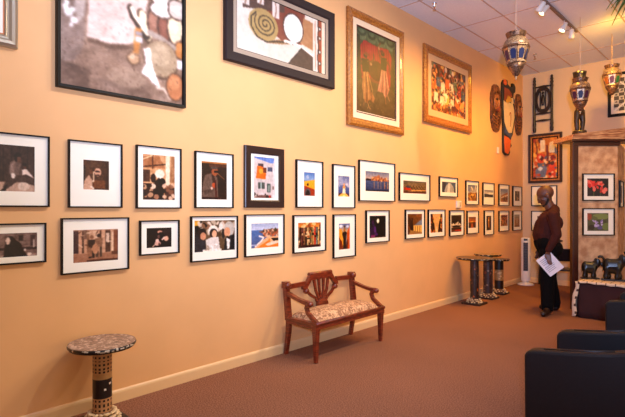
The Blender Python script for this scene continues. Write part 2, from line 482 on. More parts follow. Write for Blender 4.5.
def a_L2(c):
    c.a[:] = (206, 164, 136)
    for x0, x1, k in ((.0, .11, (86, 58, 58)), (.19, .23, (92, 60, 48)), (.3, .34, (150, 110, 84)), (.58, .62, (120, 84, 66)), (.71, .82, (96, 66, 52)), (.9, 1, (140, 88, 64))): c.rect(x0, .04, x1, .72, k)
    c.rect(.72, .12, .8, .4, (222, 196, 176)); c.rect(.22, .02, .3, .3, (140, 106, 88)); c.rect(0, .74, 1, 1, (172, 126, 100)); c.rect(.3, .93, 1, 1, (92, 54, 40)); c.rect(.85, .7, 1, .8, (110, 70, 52))
    c.noise(12, 12, 8); c.rect(.44, .05, .52, .7, (220, 184, 156)); c.rect(.84, .1, .89, .7, (230, 200, 172)); c.dabs(14, [(120, 82, 62), (232, 204, 180)], .0, .05, 1, .5, .012, .08); c.person(.4, .18, .7, (74, 50, 40), (150, 106, 82)); c.person(.56, .14, .72, (150, 112, 88), (70, 44, 36)); c.ell(.48, .6, .07, .16, (190, 140, 108)); c.ell(.36, .7, .05, .15, (160, 118, 92))
def a_U3(c):
    c.a[:] = (214, 164, 122); c.poly([(0, .05), (.5, .02), (.7, .3), (0, .3)], (176, 120, 82)); c.line(0, .28, .7, .2, .02, (92, 56, 36)); c.line(.3, 0, .3, .3, .02, (110, 66, 44)); c.line(0, .12, .3, .02, .015, (240, 210, 170))
    c.rect(.7, 0, .84, .7, (244, 218, 190)); c.poly([(.88, 0), (1, 0), (1, .6), (.84, .6)], (180, 132, 96)); c.rect(.0, .34, .22, .6, (92, 60, 46)); c.noise(26, 7, 9)
    c.ell(.52, .42, .15, .1, (246, 226, 204)); c.rect(0, .64, .45, 1, (72, 44, 36)); c.poly([(.36, 1), (.36, .6), (.5, .5), (.62, .6), (.66, 1)], (48, 28, 24)); c.ell(.32, .52, .08, .1, (62, 36, 30)); c.ell(.6, .6, .1, .09, (40, 24, 22)); c.ell(.3, .7, .1, .06, (236, 208, 184))
    c.rect(.68, .72, 1, 1, (88, 56, 44)); c.dabs(16, [(232, 196, 168), (40, 22, 18), (150, 104, 80)], .65, .66, 1, .98, .05); c.dabs(10, [(210, 166, 132), (50, 30, 24)], 0, .6, .4, .95, .05); c.ell(.42, .93, .08, .06, (176, 130, 104))
def a_L3(c):
    c.a[:] = (38, 18, 18); c.noise(7, 5, 5); c.rect(.62, .05, .95, .5, (58, 40, 38)); c.poly([(.5, .7), (.95, .5), (1, 1), (.6, 1)], (16, 8, 8))
    c.ell(.53, .22, .1, .08, (214, 160, 136)); c.ell(.57, .35, .12, .12, (26, 12, 14)); c.ell(.48, .45, .05, .1, (120, 88, 82)); c.ell(.78, .56, .1, .13, (222, 174, 148)); c.ell(.44, .78, .12, .12, (218, 176, 160)); c.ell(.42, .64, .07, .08, (230, 196, 180)); c.ell(.5, .84, .03, .08, (90, 56, 50)); c.line(.24, .94, .34, .84, .02, (230, 196, 176)); c.line(.62, .6, .7, .5, .03, (240, 214, 200))
def a_U4(c):
    c.a[:] = (60, 36, 24); c.noise(18, 5, 8); c.rect(0, 0, 1, .05, (190, 130, 76)); c.rect(.3, .06, 1, .14, (96, 58, 36)); c.poly([(.02, 1), (.06, .6), (.14, .36), (.42, .3), (.62, .42), (.66, 1)], (118, 94, 82))
    c.poly([(.4, .32), (.5, .34), (.56, .7), (.44, .62)], (70, 44, 36)); c.ell(.52, .26, .13, .11, (160, 92, 58)); c.ell(.5, .16, .14, .04, (96, 78, 72)); c.rect(.5, .23, .66, .28, (16, 10, 10)); c.poly([(.08, .78), (.45, .68), (.5, .78), (.14, .88)], (96, 74, 64)); c.ell(.5, .62, .09, .07, (190, 92, 54)); c.line(.54, .5, .58, .98, .03, (90, 34, 22)); c.line(.62, .3, .9, .45, .012, (170, 120, 80)); c.ell(.4, .7, .04, .04, (226, 190, 170)); c.rect(0, .94, 1, 1, (60, 28, 18))
def a_L4(c):
    c.a[:] = (120, 96, 74); c.noise(40, 10, 6); c.rect(0, 0, .12, .16, (220, 166, 70)); c.dabs(40, [(200, 180, 160), (40, 30, 26), (150, 110, 84), (226, 206, 190)], 0, 0, 1, .45, .06)
    c.poly([(0, 1), (0, .45), (.1, .42), (.26, .62), (.28, 1)], (62, 58, 62)); c.ell(.18, .42, .1, .17, (52, 40, 38)); c.ell(.21, .5, .07, .12, (206, 150, 118)); c.ell(.06, .26, .05, .1, (30, 26, 26)); c.ell(.45, .34, .12, .18, (236, 226, 216)); c.ell(.46, .42, .1, .15, (52, 34, 30)); c.ell(.48, .44, .06, .12, (228, 178, 146))
    c.poly([(.27, .62), (.4, .55), (.58, .55), (.62, .95), (.3, .98)], (222, 212, 204)); c.ell(.64, .2, .05, .12, (232, 224, 216)); c.ell(.7, .45, .04, .16, (60, 50, 48)); c.ell(.85, .3, .13, .26, (196, 186, 176)); c.ell(.8, .4, .08, .16, (220, 164, 130))
    c.poly([(.72, 1), (.74, .62), (.9, .5), (1, .5), (1, 1)], (46, 42, 46)); c.poly([(.78, .6), (.88, .55), (.86, .95), (.8, .95)], (236, 228, 222)); c.line(.8, .56, .86, .6, .02, (20, 16, 18)); c.rect(.2, .92, .66, 1, (236, 226, 214)); c.dabs(12, [(250, 244, 236), (170, 150, 130)], .25, .78, .62, .98, .03)
def a_U5(c):
    c.a[:] = (206, 192, 190); c.poly([(0, 0), (1, 0), (1, .12), (.8, .14), (0, .03)], (112, 138, 196)); c.poly([(.95, 0), (1, 0), (1, 1), (.86, 1), (.9, .2)], (220, 208, 208)); c.noise(6, 6, 8); c.rect(.2, .16, .44, .26, (92, 74, 78))
    c.poly([(.16, .22), (.42, .24), (.56, .4), (.54, .54), (.1, .52), (.14, .36)], (238, 118, 28)); c.ell(.34, .35, .1, .06, (250, 164, 70)); c.rect(.42, .26, .58, .38, (120, 64, 40)); c.rect(.64, .24, .86, .34, (92, 96, 118)); c.rect(.2, .62, .5, .77, (92, 96, 92)); c.rect(.31, .62, .37, .77, (170, 180, 176)); c.rect(.6, .64, .78, .86, (86, 100, 96)); c.rect(.66, .68, .72, .84, (150, 160, 150)); c.rect(.86, .7, .94, .78, (140, 116, 104))
    c.rect(0, .93, .8, 1, (130, 96, 88)); c.dabs(8, [(60, 40, 44), (210, 190, 180), (170, 60, 40)], 0, .9, .7, .98, .05, .03); c.rect(.7, .93, .78, .98, (200, 50, 30))
def a_L5(c):
    c.band(0, .27, (170, 178, 204), (202, 204, 220)); c.band(.27, 1, (92, 122, 172), (104, 112, 150)); c.noise(6, 10, 4); c.poly([(.25, .34), (.5, .28), (.62, .24), (1, .24), (1, .5), (.5, .56), (.42, .42)], (150, 104, 84)); c.dabs(34, [(226, 180, 150), (70, 54, 42), (200, 110, 70), (90, 84, 60)], .42, .26, 1, .55, .045, .04)
    c.poly([(.12, .98), (.5, .62), (.62, .55), (1, .56), (1, 1), (.1, 1)], (232, 180, 138)); c.poly([(.2, 1), (.62, .7), (.66, .6), (.7, .8), (1, .8), (1, 1)], (238, 138, 54)); c.poly([(.72, .62), (1, .62), (1, .72), (.8, .74)], (46, 34, 26)); c.path([(.3, .52), (.45, .58), (.35, .74), (.15, .92)], .025, (232, 218, 214)); c.poly([(.5, .86), (.8, .74), (1, .76), (1, .84), (.6, .94)], (236, 206, 186)); c.rect(0, .84, .2, .9, (180, 180, 204))
def a_U6(c):
    c.band(0, .36, (96, 132, 190), (158, 178, 206)); c.poly([(.0, .4), (1, .3), (1, .72), (0, .56)], (238, 172, 56)); c.ell(.35, .2, .12, .08, (196, 200, 214), .7); c.poly([(0, .56), (1, .72), (1, 1), (0, 1)], (166, 62, 22)); c.ell(.36, .52, .09, .055, (50, 20, 16)); c.ell(.36, .88, .26, .2, (110, 100, 104)); c.ell(.36, .9, .17, .15, (40, 26, 28)); c.rect(.1, .96, .9, 1, (160, 58, 24)); c.rect(.8, .8, .85, .84, (230, 150, 100)); c.noise(6, 6, 10)
def a_L6(c):
    c.a[:] = (112, 74, 46); c.rect(0, 0, 1, .18, (214, 134, 58)); c.dabs(14, [(236, 178, 96), (150, 80, 40), (240, 206, 150)], 0, 0, 1, .22, .06)
    for x, k in zip(np.linspace(0, .95, 13), [(180, 140, 100), (70, 34, 28), (96, 40, 40), (150, 110, 78), (60, 40, 32), (206, 170, 120), (120, 96, 60), (140, 120, 70), (196, 150, 96), (206, 66, 40), (120, 130, 120), (220, 180, 120), (90, 60, 40)]): c.rect(x, .2, x+.06, .95, k)
    c.noise(36, 12, 7); c.dabs(46, [(40, 24, 20), (236, 200, 150), (190, 100, 50), (90, 110, 90)], 0, .25, 1, .95, .025, .05); c.rect(.35, .62, .52, .66, (40, 22, 18)); c.rect(.1, .9, .95, 1, (70, 36, 28)); c.ell(.72, .4, .03, .12, (214, 70, 44))
def a_U7(c):
    c.band(0, .45, (110, 116, 158), (180, 176, 196)); c.band(.45, .9, (116, 124, 162), (78, 92, 146)); c.noise(14, 5, 6); c.dabs(10, [(206, 198, 208), (168, 168, 190)], 0, .1, 1, .45, .14, .06); c.poly([(0, 1), (.0, .84), (.4, .82), (.6, .82), (1, .86), (1, 1)], (104, 50, 40)); c.poly([(.02, 1), (.3, .84), (.7, .84), (.98, 1)], (246, 188, 96)); c.poly([(.38, .84), (.44, .5), (.6, .5), (.66, .84)], (250, 226, 196)); c.ell(.53, .54, .13, .06, (240, 160, 84)); c.ell(.53, .42, .09, .07, (228, 170, 130)); c.line(.53, .42, .53, .34, .02, (200, 140, 110)); c.poly([(.36, 1), (.46, .9), (.58, .9), (.7, 1)], (252, 214, 140))
def a_L7(c):
    c.band(0, .35, (120, 128, 170), (220, 180, 130)); c.poly([(0, .2), (.25, .2), (.4, .5), (.45, 1), (0, 1)], (232, 160, 60)); c.poly([(.0, .5), (.3, .7), (.4, 1), (0, 1)], (132, 60, 20)); c.poly([(.75, .3), (1, .1), (1, 1), (.68, 1)], (206, 98, 24)); c.poly([(.7, .7), (.86, .6), (.8, 1), (.65, 1)], (120, 50, 18)); c.poly([(.38, 1), (.42, .6), (.3, .4), (.38, .3), (.46, .36), (.48, .08), (.56, .08), (.6, .3), (.74, .36), (.66, .5), (.64, .7), (.7, 1)], (58, 36, 22)); c.noise(14, 6, 10); c.ell(.2, .1, .15, .06, (226, 224, 232)); c.ell(.8, .12, .12, .05, (206, 206, 226)); c.poly([(.4, .3), (.5, .12), (.62, .32)], (176, 120, 60))
def a_U8(c):
    c.band(0, .42, (120, 126, 150), (206, 176, 160)); c.band(.44, 1, (92, 104, 138), (56, 66, 100)); c.rect(0, .38, 1, .46, (70, 46, 44)); c.poly([(.24, .46), (.26, .34), (.34, .32), (.38, .24), (.5, .22), (.5, .16), (.6, .16), (.6, .3), (.74, .3), (.78, .36), (.95, .38), (1, .46)], (190, 124, 88)); c.dabs(30, [(236, 176, 110), (110, 62, 48), (150, 92, 70)], .26, .28, .95, .46, .025, .04); c.noise(8, 14, 6)
    for x, k in ((.34, (190, 140, 110)), (.5, (196, 150, 120)), (.62, (170, 130, 120)), (.78, (236, 150, 70)), (.92, (244, 170, 80))): c.rect(x, .5, x+.04, .85, k, .6)
    c.rect(0, .94, 1, 1, (52, 40, 44)); c.ell(.1, .42, .09, .05, (60, 40, 36))
def a_L8(c):
    c.a[:] = (16, 5, 10); c.ell(.52, .24, .075, .1, (252, 240, 196)); c.ell(.49, .24, .05, .07, (255, 250, 226)); c.ell(.22, .3, .08, .1, (74, 34, 76)); c.poly([(.2, .3), (.28, .3), (.38, .6), (.44, .72), (.5, .84), (.46, .9), (0, .95), (0, .6), (.2, .5)], (64, 28, 72)); c.ell(.34, .62, .07, .14, (108, 58, 126)); c.ell(.22, .92, .14, .06, (150, 72, 120)); c.ell(.42, .84, .1, .06, (90, 44, 104)); c.noise(9, 6, 7); c.rect(0, .97, .6, 1, (110, 24, 24))
def a_U9(c):
    c.a[:] = (120, 92, 62); c.band(0, .4, (104, 96, 84), (128, 100, 70)); c.noise(22, 14, 8)
    for i in range(7): c.line(.2, .2+i*.12, 1, .1+i*.15, .006, (170, 140, 96))
    for i in range(5): c.line(.3+i*.12, .4, .5+i*.14, 1, .01, (80, 60, 40))
    c.poly([(.04, .72), (.1, .56), (.24, .52), (.34, .64), (.3, .74)], (206, 56, 22)); c.ell(.22, .5, .09, .08, (66, 70, 92)); c.rect(0, .84, 1, 1, (104, 54, 28)); c.line(.36, .76, 1, .72, .012, (226, 170, 100)); c.ell(.06, .62, .05, .1, (150, 60, 30))
def a_U10(c):
    c.a[:] = (92, 106, 130); c.noise(12, 5, 5); c.poly([(0, .0), (.3, .0), (.28, .4), (.16, .8), (0, .9)], (74, 76, 88)); c.poly([(.16, 1), (.3, .35), (.48, .1), (.62, .08), (.8, .4), (.92, .8), (.9, 1)], (176, 172, 168)); c.noise(9, 10, 10); c.poly([(.46, .12), (.6, .1), (.56, 1), (.36, 1)], (214, 206, 196)); c.poly([(.88, .7), (1, .5), (1, 1), (.88, 1)], (70, 66, 70)); c.poly([(0, .8), (.2, .9), (.18, 1), (0, 1)], (60, 40, 34))
def a_L9(c):
    c.a[:] = (128, 82, 36); c.noise(12, 6, 8); c.poly([(1, .25), (1, .62), (.4, .6)], (132, 138, 154)); c.rect(.42, .56, 1, .9, (236, 190, 110)); c.poly([(.0, .3), (.1, .1), (.38, .5), (.4, .9), (.25, .8), (.1, .55)], (74, 44, 22)); c.rect(.28, .2, .36, .8, (50, 30, 18))
    for x in (.5, .66, .82): c.rect(x, .6, x+.05, .92, (176, 116, 50))
    c.poly([(0, .75), (.3, .8), (1, .92), (1, 1), (0, 1)], (170, 128, 76)); c.poly([(0, .7), (.2, .8), (.1, 1), (0, 1)], (110, 70, 34)); c.rect(.6, .02, .98, .16, (150, 96, 44))
def a_L10(c):
    c.a[:] = (226, 178, 116); c.poly([(0, 0), (.16, 0), (.34, .6), (.4, 1), (0, 1)], (70, 26, 14)); c.poly([(1, 0), (.86, 0), (.68, .6), (.62, 1), (1, 1)], (74, 30, 16)); c.poly([(.42, 1), (.46, .7), (.56, .7), (.6, 1)], (236, 206, 160)); c.dabs(16, [(248, 150, 40), (255, 214, 110), (190, 70, 24)], 0, .1, .3, 1, .05, .035); c.dabs(16, [(248, 150, 40), (255, 214, 110), (190, 70, 24)], .72, .1, 1, 1, .05, .035); c.poly([(.14, .3), (.2, .3), (.34, .8), (.2, .9)], (34, 12, 10)); c.poly([(.86, .35), (.8, .35), (.68, .8), (.8, .9)], (38, 14, 10)); c.noise(8, 6, 8)
def a_L11(c):
    c.a[:] = (66, 44, 26); c.noise(14, 7, 8); c.rect(0, .36, 1, .42, (36, 20, 14)); c.dabs(12, [(236, 214, 186), (246, 234, 214)], .12, .48, .9, .58, .09, .04); c.rect(.04, .56, .96, .62, (230, 206, 176)); c.rect(0, .66, 1, .74, (214, 180, 140)); c.poly([(.1, .64), (.5, .6), (.95, .64), (.8, .72), (.2, .72)], (44, 24, 18)); c.rect(0, .76, 1, .86, (60, 30, 20)); c.rect(.4, .86, 1, .96, (196, 74, 44)); c.rect(0, .86, .4, .96, (120, 70, 44))
def a_U11(c):
    c.band(0, .5, (104, 118, 148), (206, 186, 160)); c.noise(14, 5, 6); c.dabs(8, [(226, 210, 190), (140, 140, 160)], 0, .1, 1, .4, .15, .06); c.poly([(0, .6), (.3, .46), (.6, .52), (1, .44), (1, 1), (0, 1)], (164, 116, 60)); c.dabs(30, [(100, 66, 34), (214, 160, 90), (130, 90, 50), (70, 46, 28)], 0, .55, 1, 1, .08, .05); c.ell(.5, .62, .14, .08, (232, 180, 100))
def a_U12(c):
    c.band(0, .36, (120, 128, 150), (196, 184, 170)); c.band(.36, .62, (226, 212, 190), (170, 160, 150)); c.band(.62, 1, (74, 76, 90), (52, 52, 64)); c.noise(14, 9, 4); c.poly([(.3, .5), (.6, .3), (1, .4), (1, .55), (.4, .62)], (236, 224, 204)); c.rect(0, .56, .5, .66, (96, 92, 100))
def a_U13(c):
    c.band(0, .6, (112, 124, 152), (190, 176, 160)); c.noise(10, 5, 5); c.poly([(0, .58), (.4, .44), (1, .24), (1, 1), (0, 1)], (164, 106, 62)); c.poly([(0, .66), (1, .4), (1, .52), (0, .76)], (214, 190, 160)); c.dabs(24, [(100, 60, 36), (200, 140, 80), (80, 52, 36)], 0, .7, 1, 1, .09, .05)
def a_U14(c):
    c.a[:] = (96, 74, 56); c.noise(26, 4, 9); c.rect(.4, .05, .7, .95, (150, 128, 104)); c.rect(0, 0, .3, 1, (60, 44, 34)); c.dabs(14, [(40, 28, 22), (176, 150, 120)], .2, .1, 1, .95, .1, .05)
def a_L12(c):
    c.band(0, .5, (120, 82, 60), (232, 140, 60)); c.band(.5, 1, (120, 70, 40), (70, 44, 34)); c.noise(14, 5, 6); c.ell(.5, .46, .16, .07, (250, 190, 96)); c.rect(0, .5, 1, .56, (60, 34, 26)); c.poly([(.4, .6), (.6, .6), (.7, 1), (.3, 1)], (190, 110, 54))
def a_L13(c):
    c.a[:] = (92, 56, 34); c.noise(18, 3, 8); c.rect(.42, .1, .6, .8, (206, 150, 84)); c.rect(0, 0, .2, 1, (50, 30, 22)); c.ell(.5, .3, .12, .05, (246, 206, 140)); c.rect(0, .85, 1, 1, (70, 36, 20))
def a_L14(c):
    c.a[:] = (150, 92, 48); c.noise(30, 5, 5); c.dabs(40, [(92, 50, 28), (220, 150, 84), (190, 176, 150), (70, 44, 34)], 0, 0, 1, 1, .09, .05); c.rect(.1, .1, .9, .22, (92, 50, 30))
def a_L15(c):
    c.a[:] = (176, 128, 84); c.band(0, .4, (150, 146, 146), (190, 160, 120)); c.noise(16, 4, 8)
    for x in (.1, .34, .62, .84): c.rect(x, .2, x+.09, .95, (110, 76, 52))
    c.rect(0, .86, 1, 1, (130, 84, 50)); c.rect(.45, .3, .58, .7, (214, 180, 140))

FR = dict(
U2=(1.267,1.662,1.510,2.002,1.373,1.562,1.645,1.864), L2=(1.219,1.716,1.029,1.435,1.303,1.632,1.107,1.346),
U1=(0.640,1.142,1.514,2.005,0.750,1.051,1.618,1.926), L1=(0.620,1.121,1.131,1.404,0.690,1.066,1.180,1.338),
U3=(1.777,2.179,1.504,2.014,1.836,2.121,1.576,1.945), U4=(2.316,2.730,1.508,2.013,2.386,2.661,1.587,1.928),
L3=(1.806,2.160,1.125,1.407,1.867,2.091,1.182,1.344), L4=(2.274,2.782,1.033,1.437,2.314,2.753,1.117,1.396),
U5=(2.865,3.378,1.514,2.118,2.983,3.262,1.610,2.017), L5=(2.869,3.384,1.034,1.447,2.952,3.310,1.114,1.356),
U6=(3.561,3.982,1.515,2.032,3.684,3.857,1.645,1.902), L6=(3.516,4.032,1.026,1.435,3.594,3.954,1.077,1.350),
U7=(4.152,4.562,1.511,2.023,4.256,4.465,1.648,1.892), L7=(4.163,4.574,0.926,1.437,4.268,4.473,1.021,1.326),
U8=(4.644,5.425,1.599,2.110,4.782,5.301,1.727,1.979), L8=(4.787,5.293,1.069,1.484,4.866,5.223,1.130,1.413),
U9=(5.535,6.353,1.615,2.003,5.642,6.259,1.722,1.897), U10=(6.636,7.236,1.691,2.002,6.728,7.182,1.762,1.926),
L9=(5.687,6.201,1.078,1.493,5.749,6.141,1.139,1.430), L10=(6.307,6.815,1.075,1.492,6.381,6.747,1.143,1.425),
L11=(6.966,7.462,1.065,1.480,7.026,7.385,1.129,1.401), U11=(7.529,8.019,1.573,1.980,7.614,7.967,1.639,1.909),
U12=(8.190,8.670,1.569,1.972,8.260,8.647,1.712,1.842), U13=(8.889,9.372,1.563,1.970,8.966,9.338,1.636,1.884),
U14=(9.571,10.048,1.557,1.955,9.690,9.941,1.663,1.860), L12=(7.573,8.015,1.079,1.472,7.640,7.924,1.178,1.365),
L13=(8.250,8.654,1.032,1.475,8.348,8.559,1.116,1.376), L14=(8.896,9.367,1.075,1.468,8.980,9.318,1.174,1.386),
L15=(9.571,10.040,1.068,1.467,9.658,9.941,1.139,1.388))
LAB = dict(
U1='black framed sepia photo of a seated man holding a small child',
L1='black framed sepia photo of a dark hooded figure on a street bench',
U2='black framed photo of a laughing woman, small brown print in a wide white mat',
L2='black framed sepia street photo of two people standing before pale storefront columns',
U3='black framed sepia photo of a crowded cafe under bright awnings',
L3='smallest black framed photo, a trumpet player lit against near-black darkness',
U4='black framed photo of a man in grey suit and dark glasses playing a horn',
L4='black framed photo of a woman in a white hat between two men in suits',
U5='wide dark brown frame around a white house with an orange balcony cloth',
L5='black framed coast photo with blue sea and an orange beach',
U6='black framed photo of a yellow wall over a red arched doorway under blue sky',
L6='black framed photo of crowded narrow shopfronts in orange and brown',
U7='black framed photo of a white tower with a golden path under violet clouds',
L7='black framed photo of a dark statue between glowing orange walls',
U8='large black framed photo of riverside buildings reflected in dusk water',
L8='black framed night photo of a full moon beside a violet lit tower',
U9='wide black framed panorama of brown fields with a red car',
U10='small black framed photo of a pale rock peak against blue grey, above the wall thermostat',
L9='black framed photo of a brown arcade with a grey blue triangle of sky',
L10='black framed photo of an alley hung with glowing orange lanterns',
L11='black framed dark photo of white boats over a reddish strip',
U11='black framed photo of tan countryside under big blue grey clouds',
U12='black framed photo of a narrow strip of white surf and dark sea',
U13='black framed photo of an orange brown hillside sloping under a blue sky',
U14='black framed upright brown print, last of the upper row before the room corner',
L12='black framed photo of a small orange sunset over dark water',
L13='black framed photo of a narrow upright strip with a bright column',
L14='black framed photo of an orange patterned hillside town, second from corner below',
L15='black framed photo of grey brown columns, last of the lower row before the room corner')
for i, (k, (y0, y1, z0, z1, iy0, iy1, iz0, iz1)) in enumerate(FR.items()):
    yc, zc = (y0+y1)/2, (z0+z1)/2
    img = (iy0-yc, iy1-yc, iz0-zc, iz1-zc)
    vis0 = .846 if k in ('U1', 'L1') else iy0   # these two run on past the picture's left edge
    c = cvs(iy1-vis0, iz1-iz0, (128, 128, 128), 10+i); globals()['a_'+k](c); soften(c, 1); c.noise(20, 18, 18, 3)
    c.a = 255*np.clip((c.a-118)*1.22/255+.445, 0, 1)**1.12*.94
    if vis0 > iy0:
        n_ = int(c.w*(vis0-iy0)/(iy1-vis0)); c.a = np.hstack([c.a[:, :n_][:, ::-1], c.a]); c.w = c.a.shape[1]
    far = yc > 5.4
    kw = dict(mould=('thin', .010, .028))
    if k == 'U5': kw = dict(mould=('flat', .075, .032), fm=M_ESP)
    framed(LAB[k], MLEFT(yc, zc, .001), y1-y0, z1-z0, img, c, mm=M_MATC if False else M_MAT, group='framed photographs in two rows on the yellow wall', **kw)

# --- big paintings high on the left wall
def a_B1(c):
    base = np.array((166, 138, 120.)); dark = np.array((92, 68, 58.)); pale = np.array((206, 184, 170.))
    def fld(nx, ny): 
        n = (c.vn(nx, ny)+.6*c.vn(nx*2, ny*2)+.4*c.vn(nx*4, ny*4))/2
        return np.clip((n-.3)/.4, 0, 1)[..., None]
    c.a[:] = base; f = fld(4, 5); c.a = c.a*(1-.55*f)+dark*.55*f; f = fld(5, 4); c.a = c.a*(1-.5*f)+pale*.5*f
    c.poly([(0, 0), (.2, 0), (.17, .6), (.12, .75), (0, .8)], (150, 134, 130), .45)
    c.poly([(.13, .0), (.2, .0), (.17, .34), (.13, .42), (.1, .26)], (200, 186, 178), .8)
    for x0, y0, r in ((.04, .3, .022), (.06, .34, .03), (.09, .31, .02), (.1, .4, .025), (.08, .45, .015), (.05, .26, .018)): c.ell(x0, y0, r, r*1.3, (236, 230, 226))
    # pale cloth
    c.poly([(.2, .0), (.68, .0), (.64, .22), (.58, .45), (.5, .5), (.36, .535), (.19, .52), (.2, .3)], (228, 210, 200))
    f = fld(6, 6); m = ((c.X > .2) & (c.X < .6) & (c.Y < .5))[..., None]; c.a = np.where(m, c.a*(1-.28*f)+np.array((196, 160, 148.))*.28*f, c.a)
    c.poly([(.19, .52), (.36, .535), (.5, .5), (.54, .53), (.4, .58), (.2, .57)], (116, 88, 74), .75)
    for k in range(26):
        x, y = .24+.3*c.rng.random(), .05+.42*c.rng.random(); c.line(x, y, x+.02*c.rng.random(), y+.015, .002, (150, 116, 108), .8)
    # shell, bands, stick and knob
    c.ell(.65, .27, .055, .17, (92, 66, 52), 1, -.3); c.ell(.655, .265, .046, .155, (238, 224, 196), 1, -.3)
    c.path([(.53, .13), (.55, .21), (.61, .29), (.67, .37)], .026, (80, 58, 50)); c.path([(.54, .13), (.57, .2), (.63, .28), (.67, .34)], .018, (244, 234, 214))
    c.poly([(.57, .3), (.63, .31), (.6, .56), (.55, .58)], (196, 142, 86)); c.rect(.572, .345, .632, .385, (168, 160, 166)); c.rect(.575, .395, .63, .445, (210, 204, 206)); c.ell(.555, .625, .056, .066, (110, 82, 66)); c.ell(.555, .62, .048, .056, (200, 168, 138)); c.ell(.545, .605, .024, .026, (220, 194, 168))
    # rounded stones at the right
    for cx, cy, rx, ry, k in ((.75, .2, .07, .15, (166, 124, 106)), (.84, .22, .07, .13, (146, 96, 80)), (.93, .2, .07, .17, (226, 208, 182)), (.8, .06, .1, .07, (226, 216, 206)), (.95, .03, .08, .07, (214, 200, 190)), (.98, .42, .05, .09, (196, 140, 86))):
        c.ell(cx, cy, rx+.012, ry+.012, (86, 60, 54)); c.ell(cx, cy, rx, ry, k); c.ell(cx-.015, cy-.03, rx*.6, ry*.6, tuple(min(255, v+14) for v in k), .7)
    c.path([(.69, .32), (.8, .345), (.92, .41)], .022, (180, 164, 154))
    c.ell(.8, .57, .16, .2, (112, 86, 72)); c.ell(.8, .56, .15, .185, (178, 156, 132)); c.ell(.79, .52, .1, .11, (200, 180, 156), .7)
    c.poly([(.64, .5), (.7, .47), (.71, .6), (.735, .7), (.79, .85), (.72, .83), (.69, .78), (.62, .75), (.66, .64)], (240, 234, 230)); c.path([(.76, .86), (.82, .86), (.86, .92), (.88, .96)], .010, (222, 204, 190))
    c.ell(.93, .82, .09, .15, (104, 74, 58)); c.ell(.93, .82, .08, .138, (190, 134, 96)); c.ell(.92, .78, .05, .07, (206, 156, 118), .8); c.rect(.95, .52, 1, .62, (222, 214, 214))
    c.ell(.3, .77, .2, .12, (178, 150, 132), .5); c.ell(.5, .82, .16, .1, (184, 160, 140), .5); c.poly([(0, .78), (.22, .82), (.2, 1), (0, 1)], (92, 68, 58), .45)
    soften(c, 1)
    for k in range(260):
        x, y = c.rng.random()*.95, .5+.5*c.rng.random(); l = .008+.018*c.rng.random()
        c.line(x, y, x+l*(c.rng.random()-.3), y+l*.8, .0028, ((96, 70, 60), (190, 166, 150), (120, 90, 78))[int(c.rng.integers(3))], .55)
    soften(c, 1); c.noise(15, 22, 26, 3); c.a = 255*(np.clip((c.a-140)*1.2+136, 0, 255)/255)**1.25
cv = cvs(1.0, .79, (150, 130, 120), 101, .0075); a_B1(cv)
k_ = int(cv.h*.15); cv.a = np.vstack([cv.a[:k_][::-1], cv.a]); cv.h = cv.a.shape[0]
framed('large mauve and grey painting of a pale cloth and hands in thin black frame', MLEFT(1.696, 2.846, .001), 1.024, .96, None, cv, ('flat', .026, .05), M_BLACKF, None, 'painting', 'framed_painting', pname='canvas')
def a_B2(c):
    W = (216, 204, 192)
    c.a[:] = W; c.noise(8, 6, 4)
    c.poly([(.06, 0), (.74, 0), (.7, .58), (.5, .66), (.36, .54), (.2, .2), (.1, .25)], (122, 52, 34)); c.poly([(.46, 0), (.72, 0), (.7, .5), (.6, .62), (.46, .5)], (112, 40, 26)); c.poly([(.06, 0), (.5, 0), (.5, .12), (.06, .3)], (74, 46, 40)); c.noise(10, 7, 5)
    c.poly([(.72, .08), (.84, .1), (.84, .62), (.68, .56)], (168, 116, 76)); c.noise(7, 9, 9)
    for x0, y1 in ((.05, .24), (.2, .14), (.36, .28)):
        c.rect(x0, 0, x0+.075, y1, (222, 208, 200)); c.path([(x0+.035, 0), (x0+.045, y1*.5), (x0+.03, y1)], .006, (150, 110, 92))
    c.poly([(.2, .72), (.42, .64), (.62, .6), (.7, .62), (.56, 1), (.1, 1), (0, .96), (0, .5), (.1, .6)], W)
    c.ell(.27, .47, .155, .27, (168, 138, 82)); c.poly([(.34, .7), (.44, .62), (.6, .62), (.46, .7), (.3, .76)], (150, 110, 70))
    pts = []
    for k in range(70):
        a = k/69*2.6*2*PI; r = .012+.105*k/69; pts.append((.29+r*math.cos(a), .45+r*1.75*math.sin(a)))
    c.path(pts, .0055, (60, 42, 24)); c.path([(.19+.16*0, .3), (.14, .4), (.14, .55), (.2, .7), (.3, .745), (.4, .68), (.5, .64), (.6, .62)], .005, (40, 26, 20))
    c.ell(.6, .34, .12, .27, (40, 24, 20)); c.ell(.6, .34, .112, .25, (236, 230, 226)); c.path([(.5, .62), (.62, .6), (.74, .66), (.84, .72)], .012, (244, 236, 228))
    c.poly([(.7, .64), (.84, .74), (.84, 1), (.54, 1), (.62, .84)], (72, 48, 38)); c.path([(.7, .64), (.62, .82), (.54, 1)], .004, (26, 18, 16))
    c.rect(.84, 0, .9, 1, (226, 214, 206)); c.path([(.87, .05), (.865, .3), (.875, .6), (.87, .95)], .008, (190, 150, 130)); c.rect(.905, 0, .95, 1, (150, 64, 36)); c.rect(.95, 0, 1, 1, (230, 206, 186))
    c.path([(.905, 0), (.91, .2), (.9, .35), (.912, .5), (.9, .7), (.91, 1)], .006, (40, 22, 18))
    for y in (.16, .34, .6, .82): c.ell(.928, y, .018, .035, (30, 18, 16)); c.ell(.928, y, .011, .022, (238, 230, 222))
cv = cvs(1.27, .6, W := (236, 224, 212), 102, .0075); a_B2(cv); soften(cv, 1); cv.noise(12, 30, 16)
